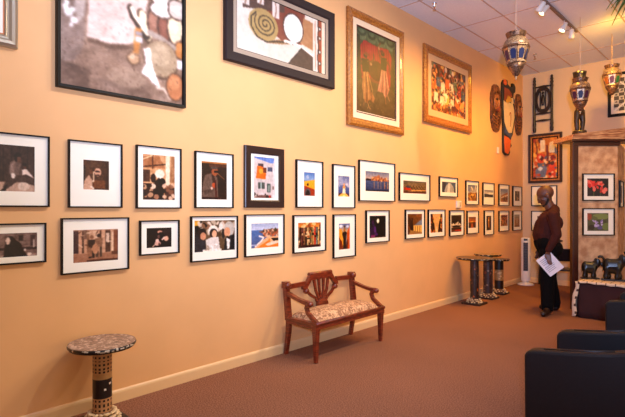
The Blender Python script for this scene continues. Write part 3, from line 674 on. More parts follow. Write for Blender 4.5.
framed('wide abstract painting of a tan spiral shell and white oval in dark plum frame', MLEFT(3.392, 3.32, .001), 1.533, .87, None, cv, ('flat', .092, .05), M_PURP, None, 'painting', 'framed_painting', liners=((.05, M_GREYL, 'liner'), (.008, M_BLACKF, 'fillet')), pname='canvas')
def a_B3(c):
    c.band(0, 1, (64, 60, 48), (88, 66, 44)); c.poly([(.1, .12), (.9, .12), (.86, .62), (.14, .6)], (150, 34, 58))
    for i in range(14): c.rect(.16+i*.05, .12, .175+i*.05, .6, (104, 18, 40), .7)
    c.poly([(0, 0), (1, 0), (1, .3), (.8, .14), (.5, .16), (.2, .14), (0, .3)], (70, 84, 66))
    for x in (.14, .38, .62, .86):
        c.ell(x, .08, .12, .07, (92, 108, 86)); c.ell(x, .06, .1, .045, (58, 72, 56)); c.ell(x, .045, .07, .025, (96, 110, 88))
    c.rect(0, .1, .1, .75, (52, 64, 50)); c.rect(.93, .1, 1, .8, (56, 62, 46)); c.noise(9, 6, 8)
    c.ell(.5, .78, .55, .22, (98, 76, 52), .7); c.ell(.5, .46, .2, .12, (74, 26, 34))
    # two dancers with long pleated skirts
    def skirt(pts, k0, folds):
        c.poly(pts, k0)
        for a, b, k in folds: c.path([a, ((a[0]+b[0])/2+.012, (a[1]+b[1])/2), b], .007, k, .85)
    skirt([(.17, .5), (.3, .49), (.34, .6), (.36, .72), (.46, .8), (.42, .86), (.34, .83), (.26, .88), (.2, .86), (.15, .7)], (146, 100, 66), [((.2, .52), (.19, .84), (176, 138, 96)), ((.24, .52), (.26, .86), (84, 52, 34)), ((.26, .52), (.31, .83), (186, 146, 104)), ((.29, .52), (.38, .84), (90, 58, 38)), ((.3, .53), (.43, .8), (170, 126, 84))])
    c.poly([(.13, .37), (.3, .35), (.32, .5), (.16, .52)], (34, 26, 24)); c.ell(.23, .32, .045, .03, (48, 32, 26)); c.ell(.25, .3, .055, .022, (120, 70, 60)); c.path([(.28, .38), (.38, .37), (.44, .32), (.42, .27)], .014, (98, 66, 50)); c.path([(.15, .4), (.1, .48), (.14, .56)], .012, (84, 56, 44)); c.ell(.36, .4, .03, .02, (150, 118, 96)); c.path([(.28, .87), (.32, .93), (.36, .94)], .009, (150, 110, 80)); c.path([(.2, .86), (.19, .93)], .009, (120, 86, 62))
    skirt([(.62, .41), (.75, .41), (.8, .54), (.84, .64), (.78, .72), (.72, .76), (.66, .7), (.52, .7), (.58, .56)], (160, 108, 90), [((.64, .43), (.55, .68), (190, 150, 124)), ((.67, .43), (.63, .7), (92, 58, 50)), ((.69, .43), (.7, .73), (206, 166, 136)), ((.72, .43), (.76, .72), (96, 60, 52)), ((.74, .43), (.81, .65), (190, 146, 118))])
    c.poly([(.6, .27), (.76, .26), (.75, .42), (.62, .42)], (40, 28, 30)); c.ell(.66, .22, .042, .03, (52, 34, 28)); c.ell(.64, .2, .05, .02, (90, 40, 50)); c.path([(.62, .29), (.55, .22), (.56, .13), (.6, .1)], .013, (104, 70, 54)); c.path([(.75, .29), (.84, .34), (.86, .44)], .013, (92, 60, 46)); c.ell(.56, .17, .024, .022, (150, 116, 96)); c.path([(.72, .75), (.74, .83)], .009, (140, 100, 76)); c.path([(.78, .72), (.84, .78)], .009, (140, 100, 76))
    c.dabs(12, [(120, 94, 56), (150, 126, 80), (80, 60, 34)], .1, .86, .7, .95, .016, .006); soften(c, 1); c.noise(16, 18, 20); c.a = 255*(np.clip((c.a-90)*1.25+84, 0, 255)/255)**1.15
cv = cvs(.9, 1.06, (60, 60, 40), 103, .0075); a_B3(cv)
framed('tall gold framed print of two stage dancers before a crimson curtain', MLEFT(5.019, 3.2245, .001), 1.212, 1.421, (-.44, .42, -.515, .535), cv, ('gold', .10, .05), M_GOLD, M_MATC, 'framed print', 'framed_print', liners=((.075, M_MATC, 'outer_mat'), (.016, M_MATR, 'red_mat')), pname='print')
def a_B4(c):
    c.a[:] = (120, 62, 34); c.noise(40, 7, 6)
    P = [(206, 96, 40), (236, 150, 70), (60, 30, 26), (232, 206, 176), (150, 40, 26), (70, 86, 110), (110, 120, 90), (222, 180, 90), (90, 44, 30)]
    c.dabs(200, P, 0, 0, 1, .9, .03, .04)
    for x, y, k in [(.08, .3, 0), (.2, .22, 5), (.33, .3, 3), (.45, .2, 0), (.58, .26, 3), (.7, .2, 6), (.82, .28, 4), (.93, .34, 5), (.14, .55, 3), (.3, .6, 3), (.46, .55, 7), (.6, .6, 3), (.75, .55, 0), (.9, .6, 1)]:
        c.ell(x, y, .03, .035, (50, 28, 22)); c.poly([(x-.05, y+.05), (x+.05, y+.05), (x+.06, y+.25), (x-.06, y+.25)], P[k])
    c.dabs(30, [(150, 60, 30), (90, 36, 40), (226, 140, 60)], 0, .82, 1, 1, .05, .04); c.dabs(20, [(242, 224, 196), (236, 206, 160)], .2, .5, .8, .8, .022, .05); c.dabs(110, P, 0, .1, 1, 1, .012, .03); c.dabs(60, [(44, 24, 20), (70, 30, 26)], 0, .1, 1, 1, .01, .03); soften(c, 1); c.noise(24, 20, 16)
cv = cvs(1.12, .72, (120, 60, 30), 104, .0075); a_B4(cv)
framed('gold framed print of a colourful market crowd, highest beside the carved masks', MLEFT(6.941, 3.356, .001), 1.54, 1.152, (-.56, .55, -.365, .36), cv, ('gold', .115, .05), M_GOLD, M_BLACKF, 'framed print', 'framed_print', liners=((.10, M_MATT, 'outer_mat'),), pname='print')
# silver framed picture cut by the picture's upper corner
def a_B0(c): c.band(0, 1, (214, 220, 226), (190, 206, 214)); c.noise(10, 4, 5); c.poly([(0, .7), (.5, .6), (1, .75), (1, 1), (0, 1)], (176, 190, 190))
cv = cvs(.5, .8, (200, 210, 215), 105, .012); a_B0(cv)
framed('silver framed pale blue picture cut off beside the mauve painting', MLEFT(.60, 3.13, .001), .69, 1.12, (-.24, .24, -.45, .45), cv, ('gold', .075, .045), M_SILV, M_MAT, 'framed print', 'framed_print', liners=((.012, M_COPP, 'fillet'),))
# thermostat and small sensor on the left wall
t = thing('thermostat', 'small cream wall thermostat between the two rows of photographs', 'thermostat', M=MLEFT(7.285, 1.577, 0))
b = MB(); b.box((0, 0, .012), (.16, .115, .024)); b.build('housing', M_WHITE, t, bevel=.004)
b = MB(); b.box((.03, .0, .027), (.05, .07, .006)); b.build('dial_plate', mat('beige_plastic', (206, 186, 150), .5), t, bevel=.002)
t = thing('wall_sensor', 'tiny white sensor plate high on the yellow wall beneath the carved masks', 'sensor', M=MLEFT(8.87, 2.6, 0))
b = MB(); b.box((0, 0, .01), (.07, .115, .02)); b.build('housing', M_WHITE, t, bevel=.004)

# ------------------------------------------------------------------ carved masks on the left wall by the corner
M_CARVB = mat('streaked_carved_wood', (128, 72, 38), rough=0.5, c2=(36, 20, 14), scale=16, detail=2)
M_TAN = mat('rubbed_tan_wood', (168, 104, 56), rough=0.5, c2=(120, 66, 34), scale=30)
M_ORAN = mat('orange_paint', (222, 96, 34), rough=0.5, var=.12, scale=9)
M_CREAM = mat('cream_paint', (232, 200, 150), rough=0.5, var=.06, scale=9)
M_BLUE = mat('blue_paint', (66, 78, 118), rough=0.5)
M_YEL = mat('ochre_paint', (220, 160, 50), rough=0.5)
M_RUST = mat('rust_paint', (150, 66, 34), rough=0.5, var=.15, scale=12)
def relief_mask(label, y, z, w, h, flip=1):
    t = thing('carved_mask', label, 'mask', M=MLEFT(y, z, 0), group='carved wooden masks by the corner')
    n = 24; out = []
    for k in range(n):
        a = 2*PI*k/n
        r = 1.0 - .06*math.cos(8*a)*(1 if abs(math.sin(a)) < .9 else 0)
        out.append((w/2*math.copysign(abs(math.cos(a))**.7, math.cos(a))*r, h/2*math.copysign(abs(math.sin(a))**.85, math.sin(a))))
    b = MB(); b.prism(out, 0, .035); b.build('back_board', M_CARVB, t, bevel=.008)
    b = MB(); b.ell((0, h*.12, .035), (w*.27, h*.2, .045)); b.ell((0, h*.1, .07), (w*.05, h*.1, .03)); b.build('face', M_TAN, t)
    for sx in (-1, 1):
        b = MB(); b.ell((sx*w*.12, h*.17, .07), (w*.08, h*.022, .018)); b.build('eye', M_BLACK, t)
    b = MB(); b.lathe([(.0, -.01), (w*.12, -.01), (w*.12, .012), (w*.06, .016), (0, .01)], (0, -h*.03, .07), 16); b.build('mouth', M_RUST, t)
    b = MB()
    for k in range(5): b.tube([(-w*.32, h*(.3+.02*k), .035), (0, h*(.36+.02*k), .055), (w*.32, h*(.3+.02*k), .035)], .008, 6)
    b.build('headdress', M_TAN, t)
    b = MB()
    for k in range(4):
        s = 1-.12*k
        b.tube([(-w*.34*s, -h*(.16+.07*k), .036), (-w*.1*s, -h*(.2+.07*k), .05), (w*.1*s, -h*(.14+.07*k), .05), (w*.34*s, -h*(.18+.07*k), .036)], .012, 6)
    b.build('carved_bands', M_TAN, t)
    return t
relief_mask('carved brown wooden mask hanging just left of the tall painted plank', 8.74, 3.37, .46, .88)
relief_mask('carved brown wooden mask tucked between the painted plank and the room corner', 9.86, 3.41, .36, .84)
t = thing('painted_plank_figure', 'tall black plank carving painted with cream face, orange foot and black horns', 'carving', M=MLEFT(9.30, 3.26, .001) @ Matrix.Diagonal((1.45, 1, 1, 1)))
out = [(-.16, .70), (-.20, .64), (-.21, .5), (-.19, .2), (-.17, -.2), (-.17, -.5), (-.16, -.68), (-.08, -.73), (.02, -.72), (.06, -.66), (.05, -.58), (.12, -.52), (.07, -.46), (.1, -.36), (.15, -.3), (.2, -.1), (.22, .1), (.2, .3), (.17, .42), (.18, .52), (.24, .56), (.25, .66), (.2, .72), (.14, .72), (.13, .64), (.05, .62), (-.02, .66), (-.03, .72), (-.1, .73)]
b = MB(); b.prism(out, 0, .04); b.build('plank', M_BLACK, t, bevel=.01)
def inlay(nm, pts, m, z0=.036, z1=.048):
    b = MB(); b.prism(pts, z0, z1); return b.build(nm, m, t, bevel=.003)
def disc(cx, cy, r, n=14, ry=None): return [(cx+r*math.cos(2*PI*k/n), cy+(ry or r)*math.sin(2*PI*k/n)) for k in range(n)]
inlay('ear_disc', disc(-.12, .66, .055), M_ORAN)
inlay('hair_patch', [(-.15, .56), (-.02, .56), (.1, .5), (.12, .42), (.02, .44), (-.06, .36), (-.15, .3)], M_RUST)
inlay('beak', [(-.05, .44), (.05, .42), (.12, .34), (.02, .32), (-.04, .26), (-.1, .3)], M_YEL)
inlay('face_panel', [(-.175, .3), (-.1, .28), (0, .31), (.13, .3), (.18, .2), (.19, .05), (.14, -.12), (.1, -.27), (.0, -.29), (-.08, -.22), (-.145, -.1)], M_CREAM)
inlay('cheek_disc', disc(.12, .36, .05, ry=.06), M_CREAM)
inlay('face_line', [(.0, .05), (.02, .12), (.06, .12), (.07, .0), (.04, -.16), (.03, -.16), (.05, 0), (.045, .09), (.025, .09), (.012, .05)], M_RUST, .046, .053)
inlay('eye_patch', disc(.17, .38, .03, ry=.045), M_BLUE)
inlay('collar', [(-.13, -.2), (-.06, -.26), (.02, -.3), (.1, -.3), (.06, -.38), (-.06, -.34), (-.14, -.32)], M_BLUE)
inlay('foot_panel', [(-.15, -.36), (-.02, -.38), (.07, -.42), (.05, -.5), (.03, -.62), (-.03, -.70), (-.13, -.68), (-.155, -.5)], M_ORAN)

# ------------------------------------------------------------------ back wall
def a_BP(c):
    c.a[:] = (196, 110, 36); c.noise(30, 5, 6); P = [(214, 128, 30), (150, 44, 22), (236, 184, 70), (60, 30, 34), (70, 84, 120), (190, 70, 30), (226, 200, 160)]
    c.dabs(60, P, 0, 0, 1, 1, .08, .06); c.rect(.3, .05, .5, .34, (226, 206, 170)); c.rect(.68, .2, .9, .38, (206, 196, 176)); c.path([(.1, .08), (.18, .3), (.12, .4)], .03, (110, 50, 28)); c.path([(.58, .2), (.62, .5), (.56, .66)], .05, (104, 34, 24))
    c.ell(.34, .5, .18, .12, (206, 64, 30)); c.ell(.36, .5, .08, .06, (70, 20, 18)); c.ell(.82, .5, .1, .07, (120, 24, 22)); c.poly([(.1, .78), (.4, .66), (.6, .76), (.5, .98), (.12, .98)], (100, 110, 140)); c.poly([(.66, .7), (.9, .56), (.98, .8), (.9, 1), (.66, 1)], (206, 60, 30)); c.dabs(24, P, 0, .4, 1, 1, .05, .04); c.ell(.3, .76, .1, .05, (200, 206, 214))
cv = cvs(.5, .85, (200, 110, 40), 110, .010); a_BP(cv); soften(cv, 1); cv.noise(24, 16, 20)
framed('orange and red painting of musicians in dark frame with gold band', MBACK(.438, 2.523), .638, .99, None, cv, ('flat', .045, .04), M_ESP, None, 'painting', 'framed_painting', liners=((.03, M_GOLD, 'gold_band'), (.025, M_BLACKF, 'black_liner')), pname='canvas')
def a_bf1(c): c.a[:] = (70, 60, 44); c.noise(30, 5, 5); c.rect(.55, 0, 1, 1, (92, 120, 70)); c.dabs(14, [(50, 80, 44), (150, 160, 110), (30, 28, 24)], .3, 0, 1, 1, .1)
def a_bf2(c): c.a[:] = (92, 70, 54); c.noise(30, 5, 5); c.dabs(14, [(30, 22, 20), (160, 130, 100)], 0, 0, 1, 1, .1)
for k, zc, lb, f in ((1, 1.765, 'white matted photo with green foliage on the back wall at head height', a_bf1), (2, 1.26, 'white matted brown photo on the back wall, lower one beside the standing man', a_bf2)):
    cv = cvs(.28, .2, (80, 70, 50), 120+k, .01); f(cv)
    framed(lb, MBACK(.42, zc), .49, .405, (-.13, .15, -.1, .1), cv, ('thin', .014, .03), M_BLACKF, M_MAT, group='framed photographs on the back wall')
def a_lat(c):
    c.a[:] = (190, 178, 160)
    for i in range(9):
        for j in range(9):
            if (i+j) % 2: c.rect(i/9, j/9, (i+1)/9, (j+1)/9, (58, 46, 40))
            else: c.ell((i+.5)/9, (j+.5)/9, .03, .03, (90, 76, 64))
    c.path([(0, 0), (1, 1)], .02, (226, 214, 196)); c.path([(1, 0), (0, 1)], .02, (226, 214, 196)); c.ell(.5, .5, .2, .2, (70, 56, 48)); c.ell(.5, .5, .12, .12, (206, 190, 170))
cv = cvs(.7, .56, (190, 180, 160), 125, .011); a_lat(cv)
framed('black framed black and white lattice pattern hanging high above the display partition', MBACK(2.0, 3.59), .93, .80, (-.37, .37, -.30, .30), cv, ('flat', .05, .04), M_BLACKF, M_MATC, 'framed print', 'framed_print')

# carved chair back hung on the back wall
t = thing('carved_chair_back', 'dark carved ladder shaped wall piece with knobbed posts above the orange painting', 'wall carving', M=MBACK(.41, 3.06))
prof = [(.022, -.01), (.03, .0), (.034, .06), (.026, .1), (.034, .14), (.026, .2), (.024, .5), (.026, .85), (.032, .9), (.022, .93), (.034, .97), (.022, 1.0), (.032, 1.03), (.02, 1.06), (.026, 1.085), (.008, 1.11)]
for sx in (-1, 1):
    b = MB(); b.lathe([(r, h) for r, h in prof], (0, 0, 0), 14)
    b.v = [(x+sx*.165, z, .04+y) for x, y, z in b.v]; b.build('post', M_CARVE, t)
def fr2(a, bb, c): return (a, bb, c)
b = MB()
o = [(.15*math.copysign(abs(math.cos(2*PI*k/28))**.6, math.cos(2*PI*k/28)), .63+.255*math.sin(2*PI*k/28)) for k in range(28)]
i_ = [(.105*math.copysign(abs(math.cos(2*PI*k/28))**.6, math.cos(2*PI*k/28)), .63+.185*math.sin(2*PI*k/28)) for k in range(28)]
vs = [(x, y, z) for z in (.025, .06) for pts in (o, i_) for x, y in pts]; n = 28
fs = []
for k in range(n):
    k2 = (k+1) % n
    fs += [(k, k2, n+k2, n+k), (2*n+k, 3*n+k, 3*n+k2, 2*n+k2), (k, 2*n+k, 2*n+k2, k2), (n+k, n+k2, 3*n+k2, 3*n+k)]
b.add(vs, fs); b.build('oval_panel', M_CARVE, t)
for xx in (-.05, .05):
    b = MB(); b.box((xx, .63, .042), (.018, .38, .02)); b.build('spindle', M_CARVE, t)
b = MB(); b.ell((0, .63, .05), (.035, .12, .03)); b.ell((0, .77, .05), (.025, .03, .025)); b.build('carved_figure', M_CARVE, t)
for yy in (.22, .36, .90):
    b = MB(); b.tube([(-.165, yy, .04), (-.08, yy, .04), (0, yy, .045), (.08, yy, .04), (.165, yy, .04)], [.012, .018, .024, .018, .012], 8); b.build('rung', M_CARVE, t)

# ------------------------------------------------------------------ display partition (right)
RV = Vector((.7242, .6896, 0)); OV = Vector((.6896, -.7242, 0)); UP = Vector((0, 0, 1))
K0 = Vector((1.533, 7.815, 0))
def MK(a, z, d=0.0):
    p = K0 + RV*a + OV*d
    return Matrix(((RV.x, 0, OV.x, p.x), (RV.y, 0, OV.y, p.y), (0, 1, 0, z), (0, 0, 0, 1)))
M_SUEDE = mat('marbled_panel', (222, 180, 138), rough=0.8, c2=(178, 128, 90), scale=9, detail=8)
M_POST = mat('dark_red_wood', (74, 28, 18), rough=0.35, c2=(44, 16, 10), scale=16, stretch=(6, 6, 1), coat=.3)
M_CROWN = mat('striped_crown_wood', (224, 172, 122), rough=0.4, c2=(140, 78, 46), scale=7, stretch=(1, 9, 9), detail=3)
t = thing('display_partition', 'freestanding tan marbled display partition with dark red post and striped wooden crown', 'partition', M=MK(0, 0))
# local: x along panel, y up, z toward the viewer
b = MB(); b.box((.055, 1.265, .0), (.085, 2.53, .085)); b.build('post', M_POST, t, bevel=.006)
b = MB(); b.box((.385, 1.25, .0), (.58, 2.5, .05)); b.build('panel', M_SUEDE, t)
# second panel folds away behind the first's edge
ang = -0.60
q = Matrix.Rotation(ang, 3, 'Y')
def R2(p): 
    return Vector((.675, 0, 0)) + Matrix(((math.cos(.9), 0, math.sin(.9)), (0, 1, 0), (-math.sin(.9), 0, math.cos(.9)))) @ Vector(p)
b = MB(); b.box((0, 0, 0), (1.0, 2.5, .05)); b.v = [tuple(R2((x+.5, y+1.25, z))) for x, y, z in b.v]; b.build('panel', M_SUEDE, t)
b = MB(); b.box((.36, 2.47, .035), (.70, .06, .03)); b.build('top_rail', M_POST, t, bevel=.004)
b = MB(); b.box((.385, .06, .035), (.58, .12, .02)); b.build('bottom_rail', M_POST, t, bevel=.004)
b = MB()
fp = [(-.03, 2.53), (.98, 2.53), (.98, 2.728), (.9, 2.715), (.3, 2.64), (-.02, 2.60)]
vs = [(x, y, .10 + (y-2.53)*.35) for x, y in fp] + [(x, y, -.46) for x, y in fp]
n = len(fp); b.add(vs, [tuple(range(n)), tuple(reversed(range(n, 2*n)))] + [(k, n+k, n+(k+1) % n, (k+1) % n) for k in range(n)])
b.build('crown_board', M_CROWN, t, bevel=.004)
b = MB(); b.box((.47, 2.515, -.06), (.98, .03, .30)); b.build('crown_molding', M_POST, t, bevel=.004)
def a_red(c):
    c.a[:] = (40, 36, 40); c.noise(12, 6, 6); c.path([(.3, 1), (.32, .6)], .03, (70, 80, 56)); c.path([(.62, 1), (.64, .6)], .03, (60, 74, 60))
    c.dabs(12, [(232, 62, 54), (206, 36, 40), (244, 110, 96)], .05, .15, .5, .6, .1, .08); c.dabs(13, [(226, 56, 50), (200, 30, 36), (244, 120, 104)], .55, .2, .95, .75, .1, .08)
def a_lily(c):
    c.a[:] = (84, 84, 58); c.noise(22, 6, 6); c.ell(.65, .2, .4, .16, (124, 136, 76)); c.ell(.25, .3, .25, .12, (100, 104, 62)); c.ell(.9, .75, .2, .2, (112, 128, 66)); c.ell(.1, .2, .12, .2, (150, 70, 50)); c.dabs(16, [(176, 160, 206), (206, 190, 226), (140, 120, 180)], .3, .45, .75, .72, .08, .05); c.ell(.6, .82, .12, .1, (96, 84, 130)); c.ell(.2, .8, .15, .15, (60, 50, 40))
for zc, lb, f, sd in ((1.825, 'photo of two red flowers on black, upper one on the tan partition', a_red, 131), (1.309, 'photo of a violet water lily, lower one on the tan partition', a_lily, 132)):
    cv = cvs(.34, .27, (40, 40, 40), sd, .008); f(cv)
    framed(lb, MK(.395, zc, .026), .475, .405, (-.165, .15, -.135, .13), cv, ('thin', .014, .028), M_BLACKF, M_MAT, group='framed photographs on the tan partition')
# third picture on the folded panel
d2 = Vector((math.cos(.9), 0, -math.sin(.9)))
pw = K0 + RV*(.675+d2.x*.36) + OV*(d2.z*.36)
R2V = (RV*d2.x + OV*d2.z); O2V = R2V.cross(UP)
pw = pw + O2V*.026
M3 = Matrix(((R2V.x, 0, O2V.x, pw.x), (R2V.y, 0, O2V.y, pw.y), (0, 1, 0, 1.73), (0, 0, 0, 1)))
cv = cvs(.34, .27, (70, 60, 50), 133, .01); a_bf2(cv)
framed('black framed photo on the partition\'s folded second panel, cut by the picture edge', M3, .475, .405, (-.165, .165, -.135, .135), cv, ('thin', .014, .028), M_BLACKF, M_MAT, group='framed photographs on the tan partition')

# statue standing on the crown
t = thing('carved_statue', 'tall dark carved figure holding a stool overhead, standing on the partition crown', 'statue', K0 + RV*.26 - OV*.22 + UP*2.652, math.atan2(RV.y, RV.x))
S = 1.0
b = MB(); b.lathe([(.10, 0), (.105, .02), (.095, .05), (.07, .06)], (0, 0, 0), 18); b.build('base', M_CARVE, t)
caps = [((-.035, 0, .06), .03, (-.05, 0, .2), .036), ((-.05, 0, .2), .036, (-.03, 0, .34), .05), ((.035, 0, .06), .03, (.05, 0, .2), .036), ((.05, 0, .2), .036, (.03, 0, .34), .05),
        ((0, 0, .34), .065, (0, 0, .46), .05), ((0, 0, .46), .05, (0, 0, .56), .065), ((0, 0, .58), .028, (0, 0, .64), .028), ((-.07, 0, .57), .028, (-.12, -.02, .66), .022), ((-.12, -.02, .66), .022, (-.09, 0, .79), .02), ((.07, 0, .57), .028, (.12, -.02, .66), .022), ((.12, -.02, .66), .022, (.09, 0, .79), .02)]
blob('figure_body', caps, [((0, -.01, .70), (.055, .06, .075)), ((0, -.07, .69), (.012, .02, .02)), ((0, -.05, .5), (.05, .03, .03))], .008, M_CARVE, t)
b = MB(); b.lathe([(.075, .79), (.10, .81), (.085, .85), (.09, .92), (.10, .955), (.0, .96)], (0, 0, 0), 16); b.build('stool', M_EBONY, t)

# ------------------------------------------------------------------ bench
t = thing('settee_bench', 'small carved mahogany bench with fan splat back and tan floral cushion', 'bench', (.285, 3.91, 0))
FX, BX, HY = .195, -.20, .535
for s in (-1, 1):
    b = MB(); b.box((FX, s*HY, .025), (.034, .034, .05)); b.box((FX, s*HY, .17), (.056, .056, .30), taper=.62); b.box((FX, s*HY, .345), (.066, .066, .06)); b.build('front_leg', M_MAHOG, t, bevel=.004)
    b = MB(); b.strip([(BX-.035, s*HY*.99, 0), (BX-.015, s*HY*.99, .12), (BX+.005, s*HY*.99, .25), (BX+.01, s*HY*.99, .36)], [.036, .042, .05, .055], .045, (0, 1, 0)); b.build('rear_leg', M_MAHOG, t, bevel=.004)
    b = MB(); b.strip([(BX+.01, s*HY, .36), (BX-.005, s*HY, .5), (BX-.025, s*HY, .69)], [.055, .05, .05], .06, (0, 1, 0)); b.box((BX-.03, s*HY, .715), (.065, .07, .07)); b.lathe([(.034, -.012), (.036, 0), (.024, .012), (.01, .02)], (BX+.015, s*HY, .715), 14, True, 'x'); b.build('back_post', M_MAHOG, t, bevel=.004)
    # arm
    arm = b = MB(); b.strip([(BX-.01, s*HY, .63), (BX+.06, s*HY, .615), (FX-.24, s*(HY+.005), .59), (FX-.15, s*(HY+.008), .575), (FX-.09, s*(HY+.01), .57)], [.045, .036, .032, .036, .045], .05, (0, 1, 0)); b.ell((FX-.07, s*(HY+.01), .565), (.036, .034, .03)); ao = b.build('armrest', M_MAHOG, t, bevel=.004)
    b = MB(); b.strip([(FX-.10, s*HY, .56), (FX-.125, s*HY, .52), (FX-.105, s*HY, .47), (FX-.04, s*HY, .425), (FX+.02, s*HY, .38)], [.05, .042, .04, .042, .055], .036, (0, 1, 0)); b.build('arm_support', M_MAHOG, t, bevel=.004)
b = MB(); b.box((FX+.02, 0, .355), (.03, 2*HY, .05)); b.tube([(FX+.03, -HY-.03, .385), (FX+.03, HY+.03, .385)], .017, 10); b.build('front_rail', M_MAHOG, t)
b = MB(); b.box((BX, 0, .355), (.03, 2*HY, .05)); b.build('rear_rail', M_MAHOG, t)
for s in (-1, 1):
    b = MB(); b.box(((FX+BX)/2, s*HY, .352), (FX-BX, .03, .055)); b.box(((FX+BX)/2+.01, s*(HY+.008), .384), (FX-BX+.05, .05, .022)); b.build('side_rail', M_MAHOG, t, bevel=.004)
def cushion():
    m = bpy.data.materials.new('floral_upholstery'); m.use_nodes = True
    nt = m.node_tree; bs = nt.nodes['Principled BSDF']; tc = nt.nodes.new('ShaderNodeTexCoord')
    vo = nt.nodes.new('ShaderNodeTexNoise'); vo.inputs['Scale'].default_value = 26; vo.inputs['Detail'].default_value = 6; vo.inputs['Distortion'].default_value = 1.5
    r = nt.nodes.new('ShaderNodeValToRGB'); e = r.color_ramp.elements
    e[0].position = .38; e[0].color = (*rgb(140, 96, 66), 1); e[1].position = .62; e[1].color = (*rgb(226, 182, 140), 1)
    x = e.new(.5); x.color = (*rgb(188, 138, 98), 1)
    nt.links.new(tc.outputs['Object'], vo.inputs['Vector']); nt.links.new(vo.outputs['Fac'], r.inputs[0]); nt.links.new(r.outputs[0], bs.inputs['Base Color'])
    bs.inputs['Roughness'].default_value = .9
    return m
vs, fs = [], []; nx, ny = 14, 28
for j in range(ny+1):
    for i in range(nx+1):
        u, v = i/nx*2-1, j/ny*2-1
        e = max(0, (1-abs(u)**5))*max(0, (1-abs(v)**10))
        z = .385 + .065*e**.5 + .022*(1-u*u)*(1-v*v) + .004*math.sin(v*9+u*3)*e
        vs.append(((FX+BX)/2+.005+u*.19, v*.515, z))
for j in range(ny):
    for i in range(nx):
        a = j*(nx+1)+i; fs.append((a, a+1, a+nx+2, a+nx+1))
nb = len(vs); 
b = MB(); b.add(vs, fs, True); b.box(((FX+BX)/2+.005, 0, .377), (.37, 1.02, .014)); b.build('seat_cushion', cushion(), t)
for s in (-1, 1):
    b = MB(); b.strip([(BX-.028, s*HY, .69), (BX-.028, s*.25, .70)], .05, .034, (1, 0, 0)); b.build('top_rail', M_MAHOG, t, bevel=.004)
fy = lambda a, bb, c: (BX-.03+c, a*.95-.012, bb-.018)
b = MB(); b.prism([(-.30, .685), (-.235, .735), (-.19, .80), (.19, .80), (.235, .735), (.30, .685), (.30, .655), (.24, .665), (.19, .715), (.165, .745), (-.165, .745), (-.19, .715), (-.24, .665), (-.30, .655)], -.018, .022, fy); b.tube([(BX-.03, -.195, .787), (BX-.03, .17, .787)], .024, 12); b.build('crest_rail', M_MAHOG, t, bevel=.003)
for s in (-1, 1):
    b = MB(); b.strip([(BX-.03, s*.235, .68), (BX-.03, s*.245, .65), (BX-.03, s*.235, .62)], [.03, .035, .04], .035, (1, 0, 0)); b.lathe([(.032, -.02), (.034, .0), (.026, .022), (.012, .03)], (BX-.03, s*.235, .615), 14, True, 'x'); b.build('scroll_bracket', M_MAHOG, t)
for y_, z_, w_ in ((-.225, .61, .03), (-.12, .745, .028), (-.042, .75, .026), (.042, .75, .026), (.12, .745, .028), (.225, .61, .03)):
    k = y_/.225
    b = MB(); b.strip([(BX-.02, y_*.22, .44), (BX-.022, y_*.42, .52), (BX-.025, y_*.75, .6 if abs(k) < .9 else .56), (BX-.03, y_, z_)], [.022, w_, w_, w_*1.1], .024, (1, 0, 0)); b.build('fan_rib', M_MAHOG, t, bevel=.003)
b = MB(); b.prism([(-.085, .40)] + [(.085*math.cos(PI-PI*k/12), .44+.075*math.sin(PI*k/12)) for k in range(13)] + [(.085, .40)], -.012, .03, lambda a, bb, c: (BX-.02+c, a, bb)); b.build('fan_hub', M_MAHOG, t, bevel=.004)

